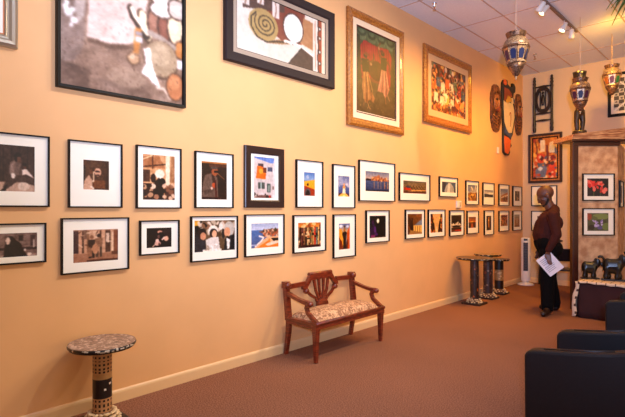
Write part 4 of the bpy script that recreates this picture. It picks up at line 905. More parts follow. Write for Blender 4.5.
# ------------------------------------------------------------------ pedestal tables
M_SHELL = mat('cowrie_shell', (226, 196, 150), rough=0.35, var=.15, scale=30)
M_PLINTH = mat('dark_plinth', (46, 28, 20), rough=0.5)
def mosaic_top(cv, P, n, bg):
    cv.a[:] = bg; cv.noise(12, 8, 8); cv.dabs(n, P, 0, 0, 1, 1, .04, .03); cv.noise(14, 20, 20)
def pedestal(label, loc, r, h, rsh, sections, topP, topbg, plinth, nshell, seed, rz=0.0, rimc=(20, 16, 16)):
    t = thing('pedestal_table', label, 'table', loc, rz, 'round mosaic pedestal tables')
    rnd = random.Random(seed)
    # top disc with mosaic pattern: polar grid
    cv = Cv(80, 22, topbg, seed); mosaic_top(cv, topP, 150, topbg)
    n, m = 80, 22
    vs = [(r*.985*(j/m)*math.cos(2*PI*i/n), r*.985*(j/m)*math.sin(2*PI*i/n), h) for j in range(m+1) for i in range(n)]
    rr = np.random.default_rng(seed)
    g = rr.random((30, 30, 1))
    cols = []
    for j in range(m):
        for i in range(n):
            x = (j+.5)/m*math.cos(2*PI*i/n); y = (j+.5)/m*math.sin(2*PI*i/n)
            q = rr.random() if False else g[int((x+1)*14.9), int((y+1)*14.9), 0]
            c = np.array(topbg, float)
            if q > .45: c = np.array(topP[int(q*977) % len(topP)], float)
            cols.append(c*(.88+.24*rr.random()))
    fs = [(j*n+i, (j+1)*n+i, (j+1)*n+(i+1) % n, j*n+(i+1) % n) for j in range(m) for i in range(n)]
    link_mesh('tabletop', color_mesh('tabletop', vs, fs, cols), M_MOS, t)
    cv = Cv(96, 6, rimc, seed+1)
    for k in range(30): cv.ell(rnd.random(), .2+.6*rnd.random(), .005+.007*rnd.random(), .2, (206, 196, 180))
    painted_lathe('rim', cv, lambda f: r*(1-.06*(2*f-1)**4), h-.024, h, t, M_MOS)
    MB().cyl((0, 0, h-.026), r*.95, .01, 40).build('underside', M_BLACK, t)
    for nm, z0, z1, bg, fn in sections:
        cv = Cv(56, max(6, int((z1-z0)/.007)), bg, seed+3); fn(cv, rnd); painted_lathe(nm, cv, lambda f: rsh, z0, z1, t, M_MOS)
    b = MB(); b.box((0, 0, .014), (plinth, plinth, .028)); b.build('plinth', M_PLINTH, t, bevel=.004)
    b = MB(); b.lathe([(rsh*1.55, .026), (rsh*1.4, .05), (rsh*1.12, .075), (rsh*.9, .10)], (0, 0, 0), 24); b.build('foot_mound', mat('brown_grout', (120, 84, 56), .8), t)
    for k in range(nshell):
        a = 2*PI*(k*.381966); fr = k/nshell
        ring = int(fr*3); rad = rsh*(1.75-.22*ring); z = .036+.022*ring
        b = MB(); b.ell((0, 0, 0), (.017+.004*rnd.random(), .012, .010), 8, 6)
        ro = Matrix.Rotation(rnd.random()*6, 3, 'Z') @ Matrix.Rotation(rnd.random()*.6, 3, 'X')
        b.v = [tuple(ro @ Vector(p) + Vector((rad*math.cos(a), rad*math.sin(a), z))) for p in b.v]
        b.build('cowrie_shell', M_SHELL, t)
    return t
def f_dots(c, rnd):
    c.noise(12, 10, 6); n = 14; rows = max(2, int(c.h/3.4))
    for j in range(rows):
        for i in range(n): c.ell((i+.5)/n, (j+.5)/rows, .024, .3/rows, (30, 22, 18))
def f_plain(c, rnd): c.noise(10, 12, 3)
def f_spots(c, rnd):
    for k in range(9): c.ell(rnd.random(), .15+.7*rnd.random(), .022, .06, (226, 214, 200))
def f_chips(c, rnd):
    c.noise(20, 10, 14); c.dabs(70, [(96, 60, 40), (30, 20, 18), (150, 120, 90), (60, 40, 36), (206, 96, 30)], 0, 0, 1, 1, .05, .03)
def f_chips2(c, rnd):
    c.noise(20, 10, 14); c.dabs(80, [(96, 70, 60), (30, 22, 22), (120, 60, 44), (60, 46, 44), (150, 120, 100)], 0, 0, 1, 1, .04, .025)
def f_cow(c, rnd):
    c.noise(14, 8, 6); c.dabs(30, [(206, 176, 130), (60, 44, 34), (150, 120, 80)], 0, .05, 1, .95, .05, .06)
pedestal('small round mosaic table with shell studded pedestal, nearest to the camera', (.272, 1.404, 0), .224, .566, .064,
         [('upper_shaft', .355, .535, (186, 138, 92), f_dots), ('tan_band', .318, .355, (176, 134, 84), f_plain), ('black_band', .185, .318, (22, 18, 20), f_spots), ('lower_shaft', .09, .185, (186, 138, 92), f_dots)],
         [(196, 170, 152), (150, 122, 104), (120, 96, 84), (208, 186, 170), (110, 84, 72)], (150, 122, 106), .29, 72, 5)
pedestal('round dark table with orange flecked shaft, first of the three by the far wall', (.31, 7.222, 0), .28, .735, .065,
         [('shaft', .09, .71, (50, 34, 30), f_chips)], [(90, 66, 50), (60, 42, 34), (120, 92, 70)], (70, 48, 38), .30, 40, 15)
pedestal('round mosaic table with brown flecked shaft, middle of the three by the far wall', (.26, 7.843, 0), .22, .745, .075,
         [('shaft', .09, .71, (56, 40, 38), f_chips2)], [(206, 170, 120), (170, 134, 92), (120, 92, 70)], (150, 112, 76), .28, 36, 25)
pedestal('low black table with shell belted shaft, last of three by the far wall', (.22, 8.398, 0), .18, .62, .075,
         [('upper_shaft', .43, .595, (20, 16, 16), f_plain), ('shell_belt', .24, .43, (150, 116, 76), f_cow), ('lower_shaft', .09, .24, (20, 16, 16), f_plain)], [(90, 66, 50), (50, 36, 30)], (40, 28, 24), .27, 30, 35)

# ------------------------------------------------------------------ tower fan
t = thing('tower_fan', 'slim white tower fan on round foot in the room corner', 'fan', (.2, 9.75, 0), math.atan2(-9.8, 3.35)+PI/2)
b = MB(); b.lathe([(.15, 0), (.152, .012), (.14, .026), (.07, .045), (.05, .08)], (0, 0, 0), 28); b.build('foot', M_WHITE, t)
b = MB(); out = [(.085*math.cos(a), .075*math.sin(a)) for a in np.linspace(0, 2*PI, 24, endpoint=False)]
b.prism(out, .075, .93); b.build('body', M_WHITE, t, bevel=.012)
b = MB(); b.box((0, -.068, .56), (.085, .022, .56)); b.build('grille', mat('dark_grille', (34, 26, 22), .5), t, bevel=.006)
b = MB()
for k in range(18): b.box((0, -.081, .30+k*.031), (.078, .006, .006))
b.build('grille_bars', mat('grille_bar', (86, 70, 58), .5), t)
b = MB(); b.box((0, -.066, .895), (.07, .022, .045)); b.build('control_panel', M_BLACK, t, bevel=.004)

# ------------------------------------------------------------------ person
t = thing('person', 'man in dark maroon shirt and black trousers holding white papers, facing the photographs', 'person', (1.363, 7.373, 0), math.atan2(-.297, -.955))
M_SKIN = mat('brown_skin', (92, 52, 34), rough=0.45, var=.08, scale=14)
M_SHIRT = mat('maroon_shirt', (62, 25, 19), rough=0.8, spec=.2, var=.15, scale=10)
M_TROU = mat('black_trousers', (7, 6, 7), rough=0.9, spec=.15)
M_SHOE = mat('brown_black_shoe', (38, 20, 14), rough=0.3)
# hand on the papers (left), free hand (right)
def hand(side, wr, kn, fwd, out):
    """palm from wrist wr to knuckles kn; fingers continue and bend; fwd = finger bend direction"""
    wr, kn, fwd, out = Vector(wr), Vector(kn), Vector(fwd), Vector(out)
    d = (kn-wr).normalized(); L = []
    for k, ln in enumerate((.072, .08, .076, .06)):
        o = out*(.026-.0175*k)
        base = kn+o; mid = base + d*ln*.5 + fwd*.012; tip = mid + d*ln*.32 + fwd*ln*.4
        L += [(wr+o*.6, .017, base, .0125), (base, .0105, mid, .0095), (mid, .0095, tip, .008)]
    th0 = wr + d*.02 + out*.03; th1 = th0 + d*.035 + out*.022 + fwd*.015; th2 = th1 + d*.03 + fwd*.012
    L += [(wr, .018, th0, .014), (th0, .013, th1, .0115), (th1, .0115, th2, .009)]
    return L
LS, LE, LW = (-.05, .205, 1.415), (-.105, .245, 1.14), (.005, .235, .885)
RS, RE, RW = (-.03, -.205, 1.415), (-.03, -.26, 1.13), (.10, -.24, .91)
caps = [((-.06, 0, 1.42), .07, (.0, 0, 1.57), .07), ((.0, 0, 1.0), .11, (-.01, 0, 1.26), .11), ((-.03, -.14, 1.38), .05, (-.03, .14, 1.38), .05),
        (LS, .05, LE, .042), (LE, .042, LW, .03), (RS, .05, RE, .042), (RE, .042, RW, .03)]
caps += hand(1, LW, (-.002, .25, .80), (-.35, .35, -.35), (.9, .0, .25))
caps += hand(-1, RW, (.135, -.235, .83), (.3, .1, -.4), (.6, .3, .3))
for s in (-1, 1): caps += [((0, s*.09, .92), .10, (.01, s*.13, .5), .06), ((.01, s*.13, .5), .055, (-.03, s*.15, .1), .04)]
tilt = Matrix.Rotation(math.radians(27), 3, 'Y')
HC = Vector((.035, 0, 1.702))
def hp(x, y, z): return HC + tilt @ Vector((x*1.1, y*1.1, z*1.1))
ells = [(hp(-.005, 0, .03), (0.1188, 0.0869, 0.1078), tilt), (hp(.03, 0, -.045), (0.0814, 0.0704, 0.0902), tilt), (hp(.045, 0, -.09), (0.0572, 0.0495, 0.0385), tilt),
        (hp(.105, 0, -.03), (0.0220, 0.0176, 0.0308), tilt), (hp(.112, 0, -.048), (0.0220, 0.0220, 0.0154), tilt), (hp(.09, 0, .012), (0.0242, 0.0605, 0.0154), tilt),
        (hp(.092, 0, -.078), (0.0198, 0.0308, 0.0099), tilt), (hp(.088, 0, -.09), (0.0198, 0.0286, 0.0110), tilt)]
for s in (-1, 1):
    ells += [(hp(-.012, s*.08, -.02), (0.0220, 0.0132, 0.0363), tilt), (hp(.06, s*.045, -.035), (0.0330, 0.0242, 0.0242), tilt)]
blob('body', caps, ells, .006, M_SKIN, t, 3)
for s in (-1, 1):
    b = MB(); b.ell(hp(.088, s*.03, -.008), (.013, .014, .011)); eo = b.build('eye', mat('eye_white', (120, 96, 80), .3), t)
    b = MB(); b.ell(hp(.098, s*.03, -.009), (.005, .007, .007)); b.build('iris', mat('dark_iris', (26, 14, 10), .2), eo)
blob('beard', [(hp(.0, -.066, -.06), .014, hp(.05, -.046, -.112), .018), (hp(.05, -.046, -.112), .018, hp(.085, 0, -.115), .022), (hp(.085, 0, -.115), .022, hp(.05, .046, -.112), .018), (hp(.05, .046, -.112), .018, hp(.0, .066, -.06), .014), (hp(.103, -.026, -.068), .007, hp(.103, .026, -.068), .007)], [], .006, mat('black_beard', (20, 13, 11), .8), t, 2)
# shirt
sc = [((.03, -.05, 1.14), .155, (.0, -.06, 1.33), .145), ((.03, .05, 1.14), .155, (.0, .06, 1.33), .145), ((.055, 0, 1.12), .16, (.03, 0, 1.25), .16), ((-.035, -.1, 1.33), .12, (-.035, .1, 1.33), .12),
      ((-.04, -.16, 1.40), .075, (-.04, .16, 1.40), .075), ((-.06, 0, 1.42), .092, (-.05, 0, 1.50), .08), ((-.07, -.12, 1.425), .07, (-.065, 0, 1.48), .085), ((-.07, .12, 1.425), .07, (-.065, 0, 1.48), .085), ((-.06, -.08, 1.30), .13, (-.06, .08, 1.30), .13),
      (LS, .078, LE, .062), (LE, .062, (-.0, .235, .925), .046), (RS, .075, RE, .06), (RE, .06, (.09, -.24, .94), .045), ((-.01, -.07, 1.06), .14, (-.01, .07, 1.06), .14)]
blob('shirt', sc, [], .008, M_SHIRT, t, 3)
b = MB(); b.tube([(-.115, -.055, 1.51), (-.125, 0, 1.515), (-.115, .055, 1.51), (-.045, .085, 1.50), (.02, .06, 1.475), (.05, 0, 1.455), (.02, -.06, 1.475), (-.045, -.085, 1.50), (-.115, -.055, 1.51)], .018, 8); b.build('collar', M_SHIRT, t)
tr = [((.02, -.08, 1.01), .145, (-.03, -.09, .92), .135), ((.02, .08, 1.01), .145, (-.03, .09, .92), .135), ((-.07, -.08, .93), .12, (-.07, .08, .93), .12), ((.05, 0, 1.02), .15, (.03, 0, .95), .14),
      ((-.02, -.105, .9), .128, (-.01, -.13, .5), .096), ((-.01, -.13, .5), .096, (-.075, -.155, .13), .088), ((-.0, .105, .9), .128, (.02, .14, .5), .094), ((.02, .14, .5), .094, (.015, .17, .13), .086)]
blob('trousers', tr, [], .009, M_TROU, t, 3, boxes=[((-.075, -.155, .11), (.15, .14, .1)), ((.015, .17, .11), (.14, .14, .1))])
def shoe(heel, toe):
    h, q = Vector(heel), Vector(toe); d = (q-h)
    caps = [((*(h+d*.14).to_2d(), .045), .042, (*(h+d*.5).to_2d(), .048), .046), ((*(h+d*.5).to_2d(), .045), .046, (*(h+d*.82).to_2d(), .036), .04), ((*(h+d*.14).to_2d(), .08), .044, (*(h+d*.4).to_2d(), .07), .042)]
    o = blob('shoe', caps, [], .007, M_SHOE, t, 2)
    for v in o.data.vertices:
        if v.co.z < .002: v.co.z = .002
    return o
shoe((-.14, -.145, 0), (.14, -.20, 0)); shoe((-.015, .14, 0), (.085, .40, 0))
b = MB(); b.tube([(.17, -.0, 1.055), (.12, .12, 1.05), (0, .2, 1.045), (-.13, .12, 1.04), (-.17, 0, 1.04), (-.13, -.12, 1.04), (0, -.2, 1.045), (.12, -.12, 1.05), (.17, 0, 1.055)], .016, 6); b.build('belt', M_BLACK, t)
# papers in the hand: own top-level thing
def a_pap(c):
    c.a[:] = (226, 220, 226)
    for k in range(9): c.rect(.12, .14+k*.08, .12+.7*(.7+.3*c.rng.random()), .165+k*.08, (150, 146, 156))
cv = Cv(28, 36, (226, 220, 226), 140); a_pap(cv)
ft = Vector((-.955, -.297, 0)); lt = Vector((.297, -.955, 0)); pc = Vector((1.32, 7.36, 0)) + ft*(-.062) + lt*.240 + UP*.728
ra = math.radians(40)
# paper plane faces the camera: right axis = -facing
Rr = -ft; ax = Rr*math.cos(ra) + UP*math.sin(ra); ay = -Rr*math.sin(ra) + UP*math.cos(ra); az = ax.cross(ay)
pt = thing('paper_sheets', 'white printed papers held at an angle in the man\'s hand', 'papers', M=Matrix(((ax.x, ay.x, az.x, pc.x), (ax.y, ay.y, az.y, pc.y), (ax.z, ay.z, az.z, pc.z), (0, 0, 0, 1))))
b = MB(); b.box((0, 0, -.002), (.225, .285, .003)); b.build('sheet_stack', mat('paper', (232, 226, 228), .8), pt)
link_mesh('printed_sheet', print_mesh('printed_sheet', cv, -.1125, .1125, -.1425, .1425, .0002), M_PRINT, pt)

# ------------------------------------------------------------------ armchairs
def armchair(label, loc):
    t = thing('leather_armchair', label, 'armchair', loc, 0.0, 'black leather armchairs in a row')
    # faces -x ; origin at floor centre; depth 0.86 (x), width 0.76 (y)
    b = MB(); b.box((.04, 0, .19), (.76, .72, .22)); b.build('seat_base', M_LEATH, t, bevel=.03)
    b = MB(); b.box((-.03, 0, .37), (.62, .50, .16)); b.build('seat_cushion', M_LEATH, t, bevel=.05)
    for s in (-1, 1):
        pts = [(-.42, .10), (-.425, .585), (-.405, .612), (-.36, .622), (-.15, .65), (.05, .685), (.2, .73), (.30, .77), (.42, .78), (.42, .10)]
        b = MB(); b.prism(pts, s*.265, s*.375, lambda a, bb, c: (a, c, bb)); b.build('arm', M_LEATH, t, bevel=.03)
        b = MB(); b.tube([(-.32, s*.32, .628), (-.12, s*.32, .656), (.06, s*.32, .689)], .006, 6); b.build('arm_seam', M_LEATH, t)
    b = MB(); b.box((.34, 0, .49), (.17, .74, .60), Matrix.Rotation(.06, 3, 'Y')); b.build('backrest', M_LEATH, t, bevel=.04)
    for sx in (-.34, .34):
        for sy in (-.3, .3):
            b = MB(); b.box((sx, sy, .045), (.05, .05, .09), taper=.7); b.build('leg', M_BLACK, t)
    return t
c1 = armchair('black leather armchair nearest the camera', (2.97, 3.46, 0))
c2 = dupe(c1, (2.95, 5.63, 0), None, 'black leather armchair standing in front of the draped elephant table')

# ------------------------------------------------------------------ draped table and elephants
M_MAROON = mat('maroon_cloth', (52, 14, 14), rough=0.85, var=.1, scale=6)
M_RUN = mat('white_cloth', (228, 206, 176), rough=0.85)
X0, X1, Y0, Y1, ZT = 1.765, 3.1, 7.315, 7.80, .50
t = thing('draped_table', 'low table draped to the floor in dark maroon cloth', 'table', ((X0+X1)/2, (Y0+Y1)/2, 0))
w_, d_ = X1-X0, Y1-Y0
b = MB(); b.box((0, 0, ZT-.006), (w_, d_, .012)); b.build('top', M_MAROON, t, bevel=.004)
def skirt(path, nm):
    vs, fs = [], []; n = len(path)
    for j in range(7):
        f = j/6
        for i, (x, y, nx_, ny_) in enumerate(path):
            wv = .012*f*math.sin(i*.9)+.004*math.sin(i*2.3)*f + .012*f
            vs.append((x+nx_*wv, y+ny_*wv, (ZT-.004)*(1-f)+.006*f))
    for j in range(6):
        for i in range(n-1): fs.append((j*n+i, j*n+i+1, (j+1)*n+i+1, (j+1)*n+i))
    b = MB(); b.add(vs, fs, True); o = b.build(nm, M_MAROON, t)
    md = o.modifiers.new('s', 'SOLIDIFY'); md.thickness = .004
N = 40
skirt([(-w_/2+w_*i/N, -d_/2, 0, -1) for i in range(N+1)], 'front_skirt')
skirt([(-w_/2, d_/2-d_*i/16, -1, 0) for i in range(17)], 'side_skirt')
skirt([(w_/2, -d_/2+d_*i/16, 1, 0) for i in range(17)], 'side_skirt')
skirt([(w_/2-w_*i/N, d_/2, 0, 1) for i in range(N+1)], 'rear_skirt')
t = thing('table_runner', 'white cloth runner with dark line pattern draped over the maroon table', 'cloth', (X0, Y0, ZT))
nx, ny = 60, 24
cv = Cv(nx, ny, (232, 210, 182), 150)
cols = []
vs, fs = [], []
path = []
drop = [(-.075+.0, -.485), (-.06, -.40), (-.05, -.30), (-.042, -.2), (-.034, -.1), (-.022, -.03), (-.008, .004), (.02, .007)]
prof = drop + [(.02+(X1-X0-.03)*k/120, .007) for k in range(1, 121)]
for i, (px, pz) in enumerate(prof):
    for j in range(ny+1):
        f = j/ny
        wv = .014*math.sin(f*17+i*.2)*(1 if i < 6 else 0)*max(0, (6-i)/6)
        vs.append((px+wv, -.012+(d_+.01)*f, pz))
for i in range(len(prof)-1):
    for j in range(ny):
        a = i*(ny+1)+j; fs.append((a, a+1, a+ny+2, a+ny+1))
        c = (226, 198, 164)
        if i >= 7 and (i % 10 == 0 and j % 8 < 6): c = (70, 46, 38)
        elif i < 7 and (i % 2 == 0 and j % 6 == 0): c = (70, 46, 38)
        elif j in (9, 17): c = (96, 66, 52)
        cols.append(c)
ro = link_mesh('cloth', color_mesh('cloth', vs, fs, cols, True), paint_mat('cloth_pattern', .85), t)
md = ro.modifiers.new('s', 'SOLIDIFY'); md.thickness = .004
# front border that folds over the edge of the table
vs, fs, cols = [], [], []
for i in range(121):
    x = (X1-X0)*i/120
    h = .014 + .004*math.sin(i*.4) + .03*i/120
    for y_, z_ in ((-.011, .007), (-.022, .003), (-.026, -h)): vs.append((x, y_, z_))
for i in range(120):
    for k in range(2):
        a = i*3+k; fs.append((a, a+3, a+4, a+1)); cols.append((90, 62, 50) if i % 10 == 0 else (230, 206, 174))
o = link_mesh('front_border', color_mesh('front_border', vs, fs, cols, True), paint_mat('cloth_pattern', .85), t)
md = o.modifiers.new('s', 'SOLIDIFY'); md.thickness = .004
# hem strip hanging at the left front corner
vs, fs, cols = [], [], []
for i in range(15):
    f = i/14; z = .0 - f*.485; off = -.05*f + .012*math.sin(f*9)
    for k in range(3): vs.append((off-.012-.02+.026*k+.006*math.sin(f*14+k), -.030-.012*f, z))
for i in range(14):
    for k in range(2):
        a = i*3+k; fs.append((a, a+3, a+4, a+1)); cols.append((84, 58, 46) if i % 3 == 0 and k == 1 else (224, 200, 170))
o = link_mesh('corner_hem', color_mesh('corner_hem', vs, fs, cols, True), paint_mat('cloth_pattern', .85), t)
md = o.modifiers.new('s', 'SOLIDIFY'); md.thickness = .004

def elephant(label, loc, rz, s):
    t = thing('elephant_figurine', label, 'figurine', loc, rz, 'carved elephants in a line')
    # faces +x, feet at z=0, body length about 0.2*s
    S = lambda *p: tuple(v*s for v in p)
    C = [(S(-.06, 0, .115), .06*s, S(.03, 0, .115), .062*s), (S(.03, 0, .12), .056*s, S(.085, 0, .155), .044*s)]
    for x in (-.075, .04):
        for y in (-.028, .028):
            dx = .012 if y > 0 else -.008
            C += [(S(x, y, .10), .034*s, S(x+dx, y, .05), .027*s), (S(x+dx, y, .05), .027*s, S(x+dx*1.6, y, .032), .029*s)]
    C += [(S(-.105, 0, .13), .007*s, S(-.122, 0, .07), .005*s)]
    t.scale = (1, 1, 1.5)
    blob('body', C, [(S(.1, 0, .165), S(.04, .034, .042)), (S(-.07, 0, .12), S(.055, .05, .06))], .006*s, M_EBONY, t, 3)
    tr = [S(.125, 0, .155), S(.155, 0, .15), S(.178, 0, .17), S(.18, 0, .205), S(.158, 0, .228), S(.125, 0, .232), S(.10, 0, .222)]
    b = MB(); b.tube(tr, [.028*s, .023*s, .020*s, .018*s, .016*s, .014*s, .012*s], 10); b.build('trunk', M_EBONY, t)
    for y in (-1, 1):
        b = MB(); b.ell(S(.078, y*.04, .17), S(.034, .008, .042), 12, 8, Matrix.Rotation(y*.35, 3, 'Z')); b.build('ear', M_EBONY, t)
        b = MB(); b.tube([S(.125, y*.018, .14), S(.15, y*.024, .125), S(.168, y*.024, .132)], [.006*s, .005*s, .002*s], 6); b.build('tusk', mat('worn_tusk', (120, 84, 56), .4), t)
    b = MB(); b.box(S(-.01, 0, .006), S(.25, .11, .012)); b.build('base', M_EBONY, t, bevel=.004*s)
    return t
zt = ZT+.013
elephant('smaller black carved elephant with raised trunk, at the cloth\'s far end', (1.85, 7.60, zt), .42, .92)
elephant('larger black carved elephant with raised trunk, cut by the picture edge', (2.135, 7.62, zt), .25, 1.14)

# ------------------------------------------------------------------ folding chair and portfolio behind the man
t = thing('folding_chair', 'dark folding chair half hidden behind the man and the partition post', 'chair', (1.08, 9.05, 0), .35)
for s in (-1, 1):
    b = MB(); b.tube([(s*.2, .22, 0), (s*.2, -.02, .44), (s*.2, -.16, .80)], .014, 8); b.build('rear_leg', M_BLACK, t)
    b = MB(); b.tube([(s*.18, -.22, 0), (s*.18, .0, .30), (s*.18, .16, .46)], .014, 8); b.build('front_leg', M_BLACK, t)
b = MB(); b.box((0, -.02, .45), (.40, .40, .03)); b.build('seat', M_BLACK, t, bevel=.01)
b = MB(); b.prism([(-.2, .60), (.2, .60), (.2, .78), (.12, .82), (-.12, .82), (-.2, .78)], -.015, .015, lambda a, bb, c: (a, -.135+c-(bb-.6)*.3, bb)); b.build('backrest', M_BLACK, t, bevel=.006)
t = thing('portfolio_case', 'dark green portfolio case leaning on the back wall beside the tower fan', 'case', (.52, 10.02, 0), 0)
b = MB(); b.box((0, 0, .36), (.30, .05, .72), Matrix.Rotation(-.12, 3, 'X')); b.build('case_body', mat('dark_green_vinyl', (34, 36, 28), .6), t, bevel=.01)
b = MB(); b.tube([(-.05, .055, .715), (-.05, .06, .75), (.05, .06, .75), (.05, .055, .715)], .008, 6); b.build('handle', M_BLACK, t)

# ------------------------------------------------------------------ hanging lanterns
M_BRASS = mat('pierced_silver_brass', (206, 174, 138), rough=0.38, metal=.6, c2=(110, 80, 60), scale=70, detail=2)
M_BRASSD = mat('dark_brass', (150, 112, 84), rough=0.4, metal=.6, c2=(70, 48, 40), scale=60, detail=2)
GL = [mat('blue_glass', (38, 46, 84), .4, spec=.2), mat('violet_glass', (74, 40, 66), .4, spec=.2), mat('amber_glass', (150, 84, 40), .15), mat('green_glass', (40, 96, 66), .15)]
def lantern(label, loc, s, rz, gl, cord_m):
    t = thing('hanging_lantern', label, 'lantern', loc, rz, 'pierced metal lanterns hanging on cords')
    S8 = 8
    def part(nm, prof, m, seg=S8, smooth=False):
        b = MB(); b.lathe([(r*s, z*s) for r, z in prof], (0, 0, 0), seg, smooth, phase=PI/seg); return b.build(nm, m, t)
    part('crown', [(.095, .225), (.105, .235), (.118, .275), (.122, .285), (.10, .285), (.085, .25)], M_BRASSD, 16)
    part('dome', [(.155, .115), (.15, .135), (.135, .18), (.10, .215), (.085, .245)], M_BRASS, 16, True)
    part('eave', [(.15, .085), (.165, .10), (.16, .118), (.13, .122)], M_BRASSD)
    part('body', [(.105, -.075), (.152, .09)], M_BRASS)
    part('lower_band', [(.095, -.10), (.118, -.09), (.118, -.07), (.1, -.065)], M_BRASS)
    part('bowl', [(.012, -.25), (.035, -.235), (.05, -.20), (.085, -.15), (.105, -.10)], M_BRASSD, 16, True)
    part('finial', [(.003, -.30), (.012, -.285), (.008, -.27), (.018, -.255), (.01, -.24)], M_BRASS, 12, True)
    ap = math.cos(PI/8)
    for k in range(8):
        a = 2*PI*k/8 + PI/4*0
        n_ = Vector((math.cos(a), math.sin(a), 0)); tg = Vector((-math.sin(a), math.cos(a), 0))
        pts = [(-.026, -.05), (.026, -.05), (.034, .03)] + [(.034*math.cos(q), .03+.036*math.sin(q)) for q in (.5, 1.0, PI/2, PI-1.0, PI-.5)] + [(-.034, .03)]
        def fr(u, v, c):
            rad = (.105+(v+.075)/.165*.047)*ap*s + c
            p = n_*rad + tg*(u*s) + UP*(v*s); return tuple(p)
        b = MB(); b.prism(pts, -.001, .0035, fr); b.build('glass_pane', GL[gl[k % len(gl)]], t)
    for k in range(8):
        a = 2*PI*(k+.5)/8; d = Vector((math.cos(a), math.sin(a), 0))
        b = MB(); b.tube([d*.107*s + UP*(-.075*s), d*.155*s + UP*(.09*s)], .006*s, 6); b.build('rib', M_BRASSD, t)
    b = MB(); b.tube([(0, 0, .245*s), (0, 0, .30*s)], .012*s, 8); b.lathe([(.026*s, -.004), (.026*s, .004)], (0, 0, .31*s), 12); b.build('top_ring', M_BRASS, t)
    b = MB(); b.tube([(0, 0, .30*s), (0, 0, ZC-loc[2])], .0035, 6); b.build('cord', cord_m, t)
M_CORD = mat('white_cord', (226, 206, 184), .6)
M_CORDY = mat('yellow_cord', (214, 170, 96), .6)
lantern('large silver lantern with blue and violet panes, closest of the hanging three', (1.4825, 5.808, 3.33), .97, .1, (0, 0, 1), M_CORD)
lantern('silver lantern with blue panes hanging before the carved statue', (1.714, 7.617, 3.126), 0.88, .3, (0, 1), M_CORD)
lantern('brassy lantern with green and violet panes hanging before the lattice print', (1.893, 8.685, 3.515), .88, .2, (1, 3, 2), M_CORDY)

# ------------------------------------------------------------------ track light
t = thing('track_light', 'white ceiling track light with three lit lamp heads', 'track light', (1.535, 7.2, ZC))
b = MB(); b.box((0, -.35, -.016), (.036, 2.6, .03)); b.build('track', mat('grey_track', (120, 100, 88), .4), t)
M_LAMP = mat('lit_lamp', (255, 236, 200), .3, emit=(255, 226, 170), estr=9.0)
HEADS = [(6.68, Vector((-.55, -.45, -.7))), (7.50, Vector((-.35, -.3, -.9))), (7.86, Vector((-.2, .45, -.85))), (6.55, Vector((-.6, .2, -.7)))]
for y, d in HEADS[:4]:
    d = d.normalized(); q = d.to_track_quat('Z', 'Y').to_matrix()
    b = MB(); b.lathe([(.012, -.06), (.03, -.05), (.034, .0), (.045, .05), (.048, .075), (.044, .075), (.04, .06)], (0, 0, 0), 16)
    p = Vector((0, y-7.2, -.115))
    b.v = [tuple(q @ Vector(v) + p) for v in b.v]
    b.tube([(0, y-7.2, -.03), (0, y-7.2, -.09), tuple(p - d*.03)], .008, 8)
    ho = b.build('lamp_head', M_WHITE, t)
    b = MB(); b.lathe([(.0, .062), (.039, .062), (.036, .07), (.0, .074)], (0, 0, 0), 16)
    b.v = [tuple(q @ Vector(v) + p) for v in b.v]; b.build('bulb', M_LAMP, ho)

# sprinklers
def sprinkler(label, loc):
    t = thing('ceiling_sprinkler', label, 'sprinkler', loc, 0, 'ceiling sprinklers')
    b = MB(); b.lathe([(.03, 0), (.032, -.006), (.02, -.012), (.014, -.02), (.014, -.05), (.008, -.055)], (0, 0, 0), 14); b.build('fitting', mat('chrome', (200, 200, 206), .2, metal=.9), t)
    b = MB(); b.tube([(0, 0, -.055), (0, 0, -.085)], .006, 8); b.build('bulb', mat('red_bulb', (150, 40, 30), .2), t)
    b = MB(); b.lathe([(.006, -.085), (.024, -.088), (.024, -.092), (.006, -.094)], (0, 0, 0), 12); b.build('deflector', mat('chrome', (200, 200, 206), .2, metal=.9), t)
sprinkler('chrome ceiling sprinkler above the gold framed market print', (.43, 5.75, ZC))
sprinkler('chrome ceiling sprinkler over the room corner, beyond the nearest lantern', (.67, 8.87, ZC))

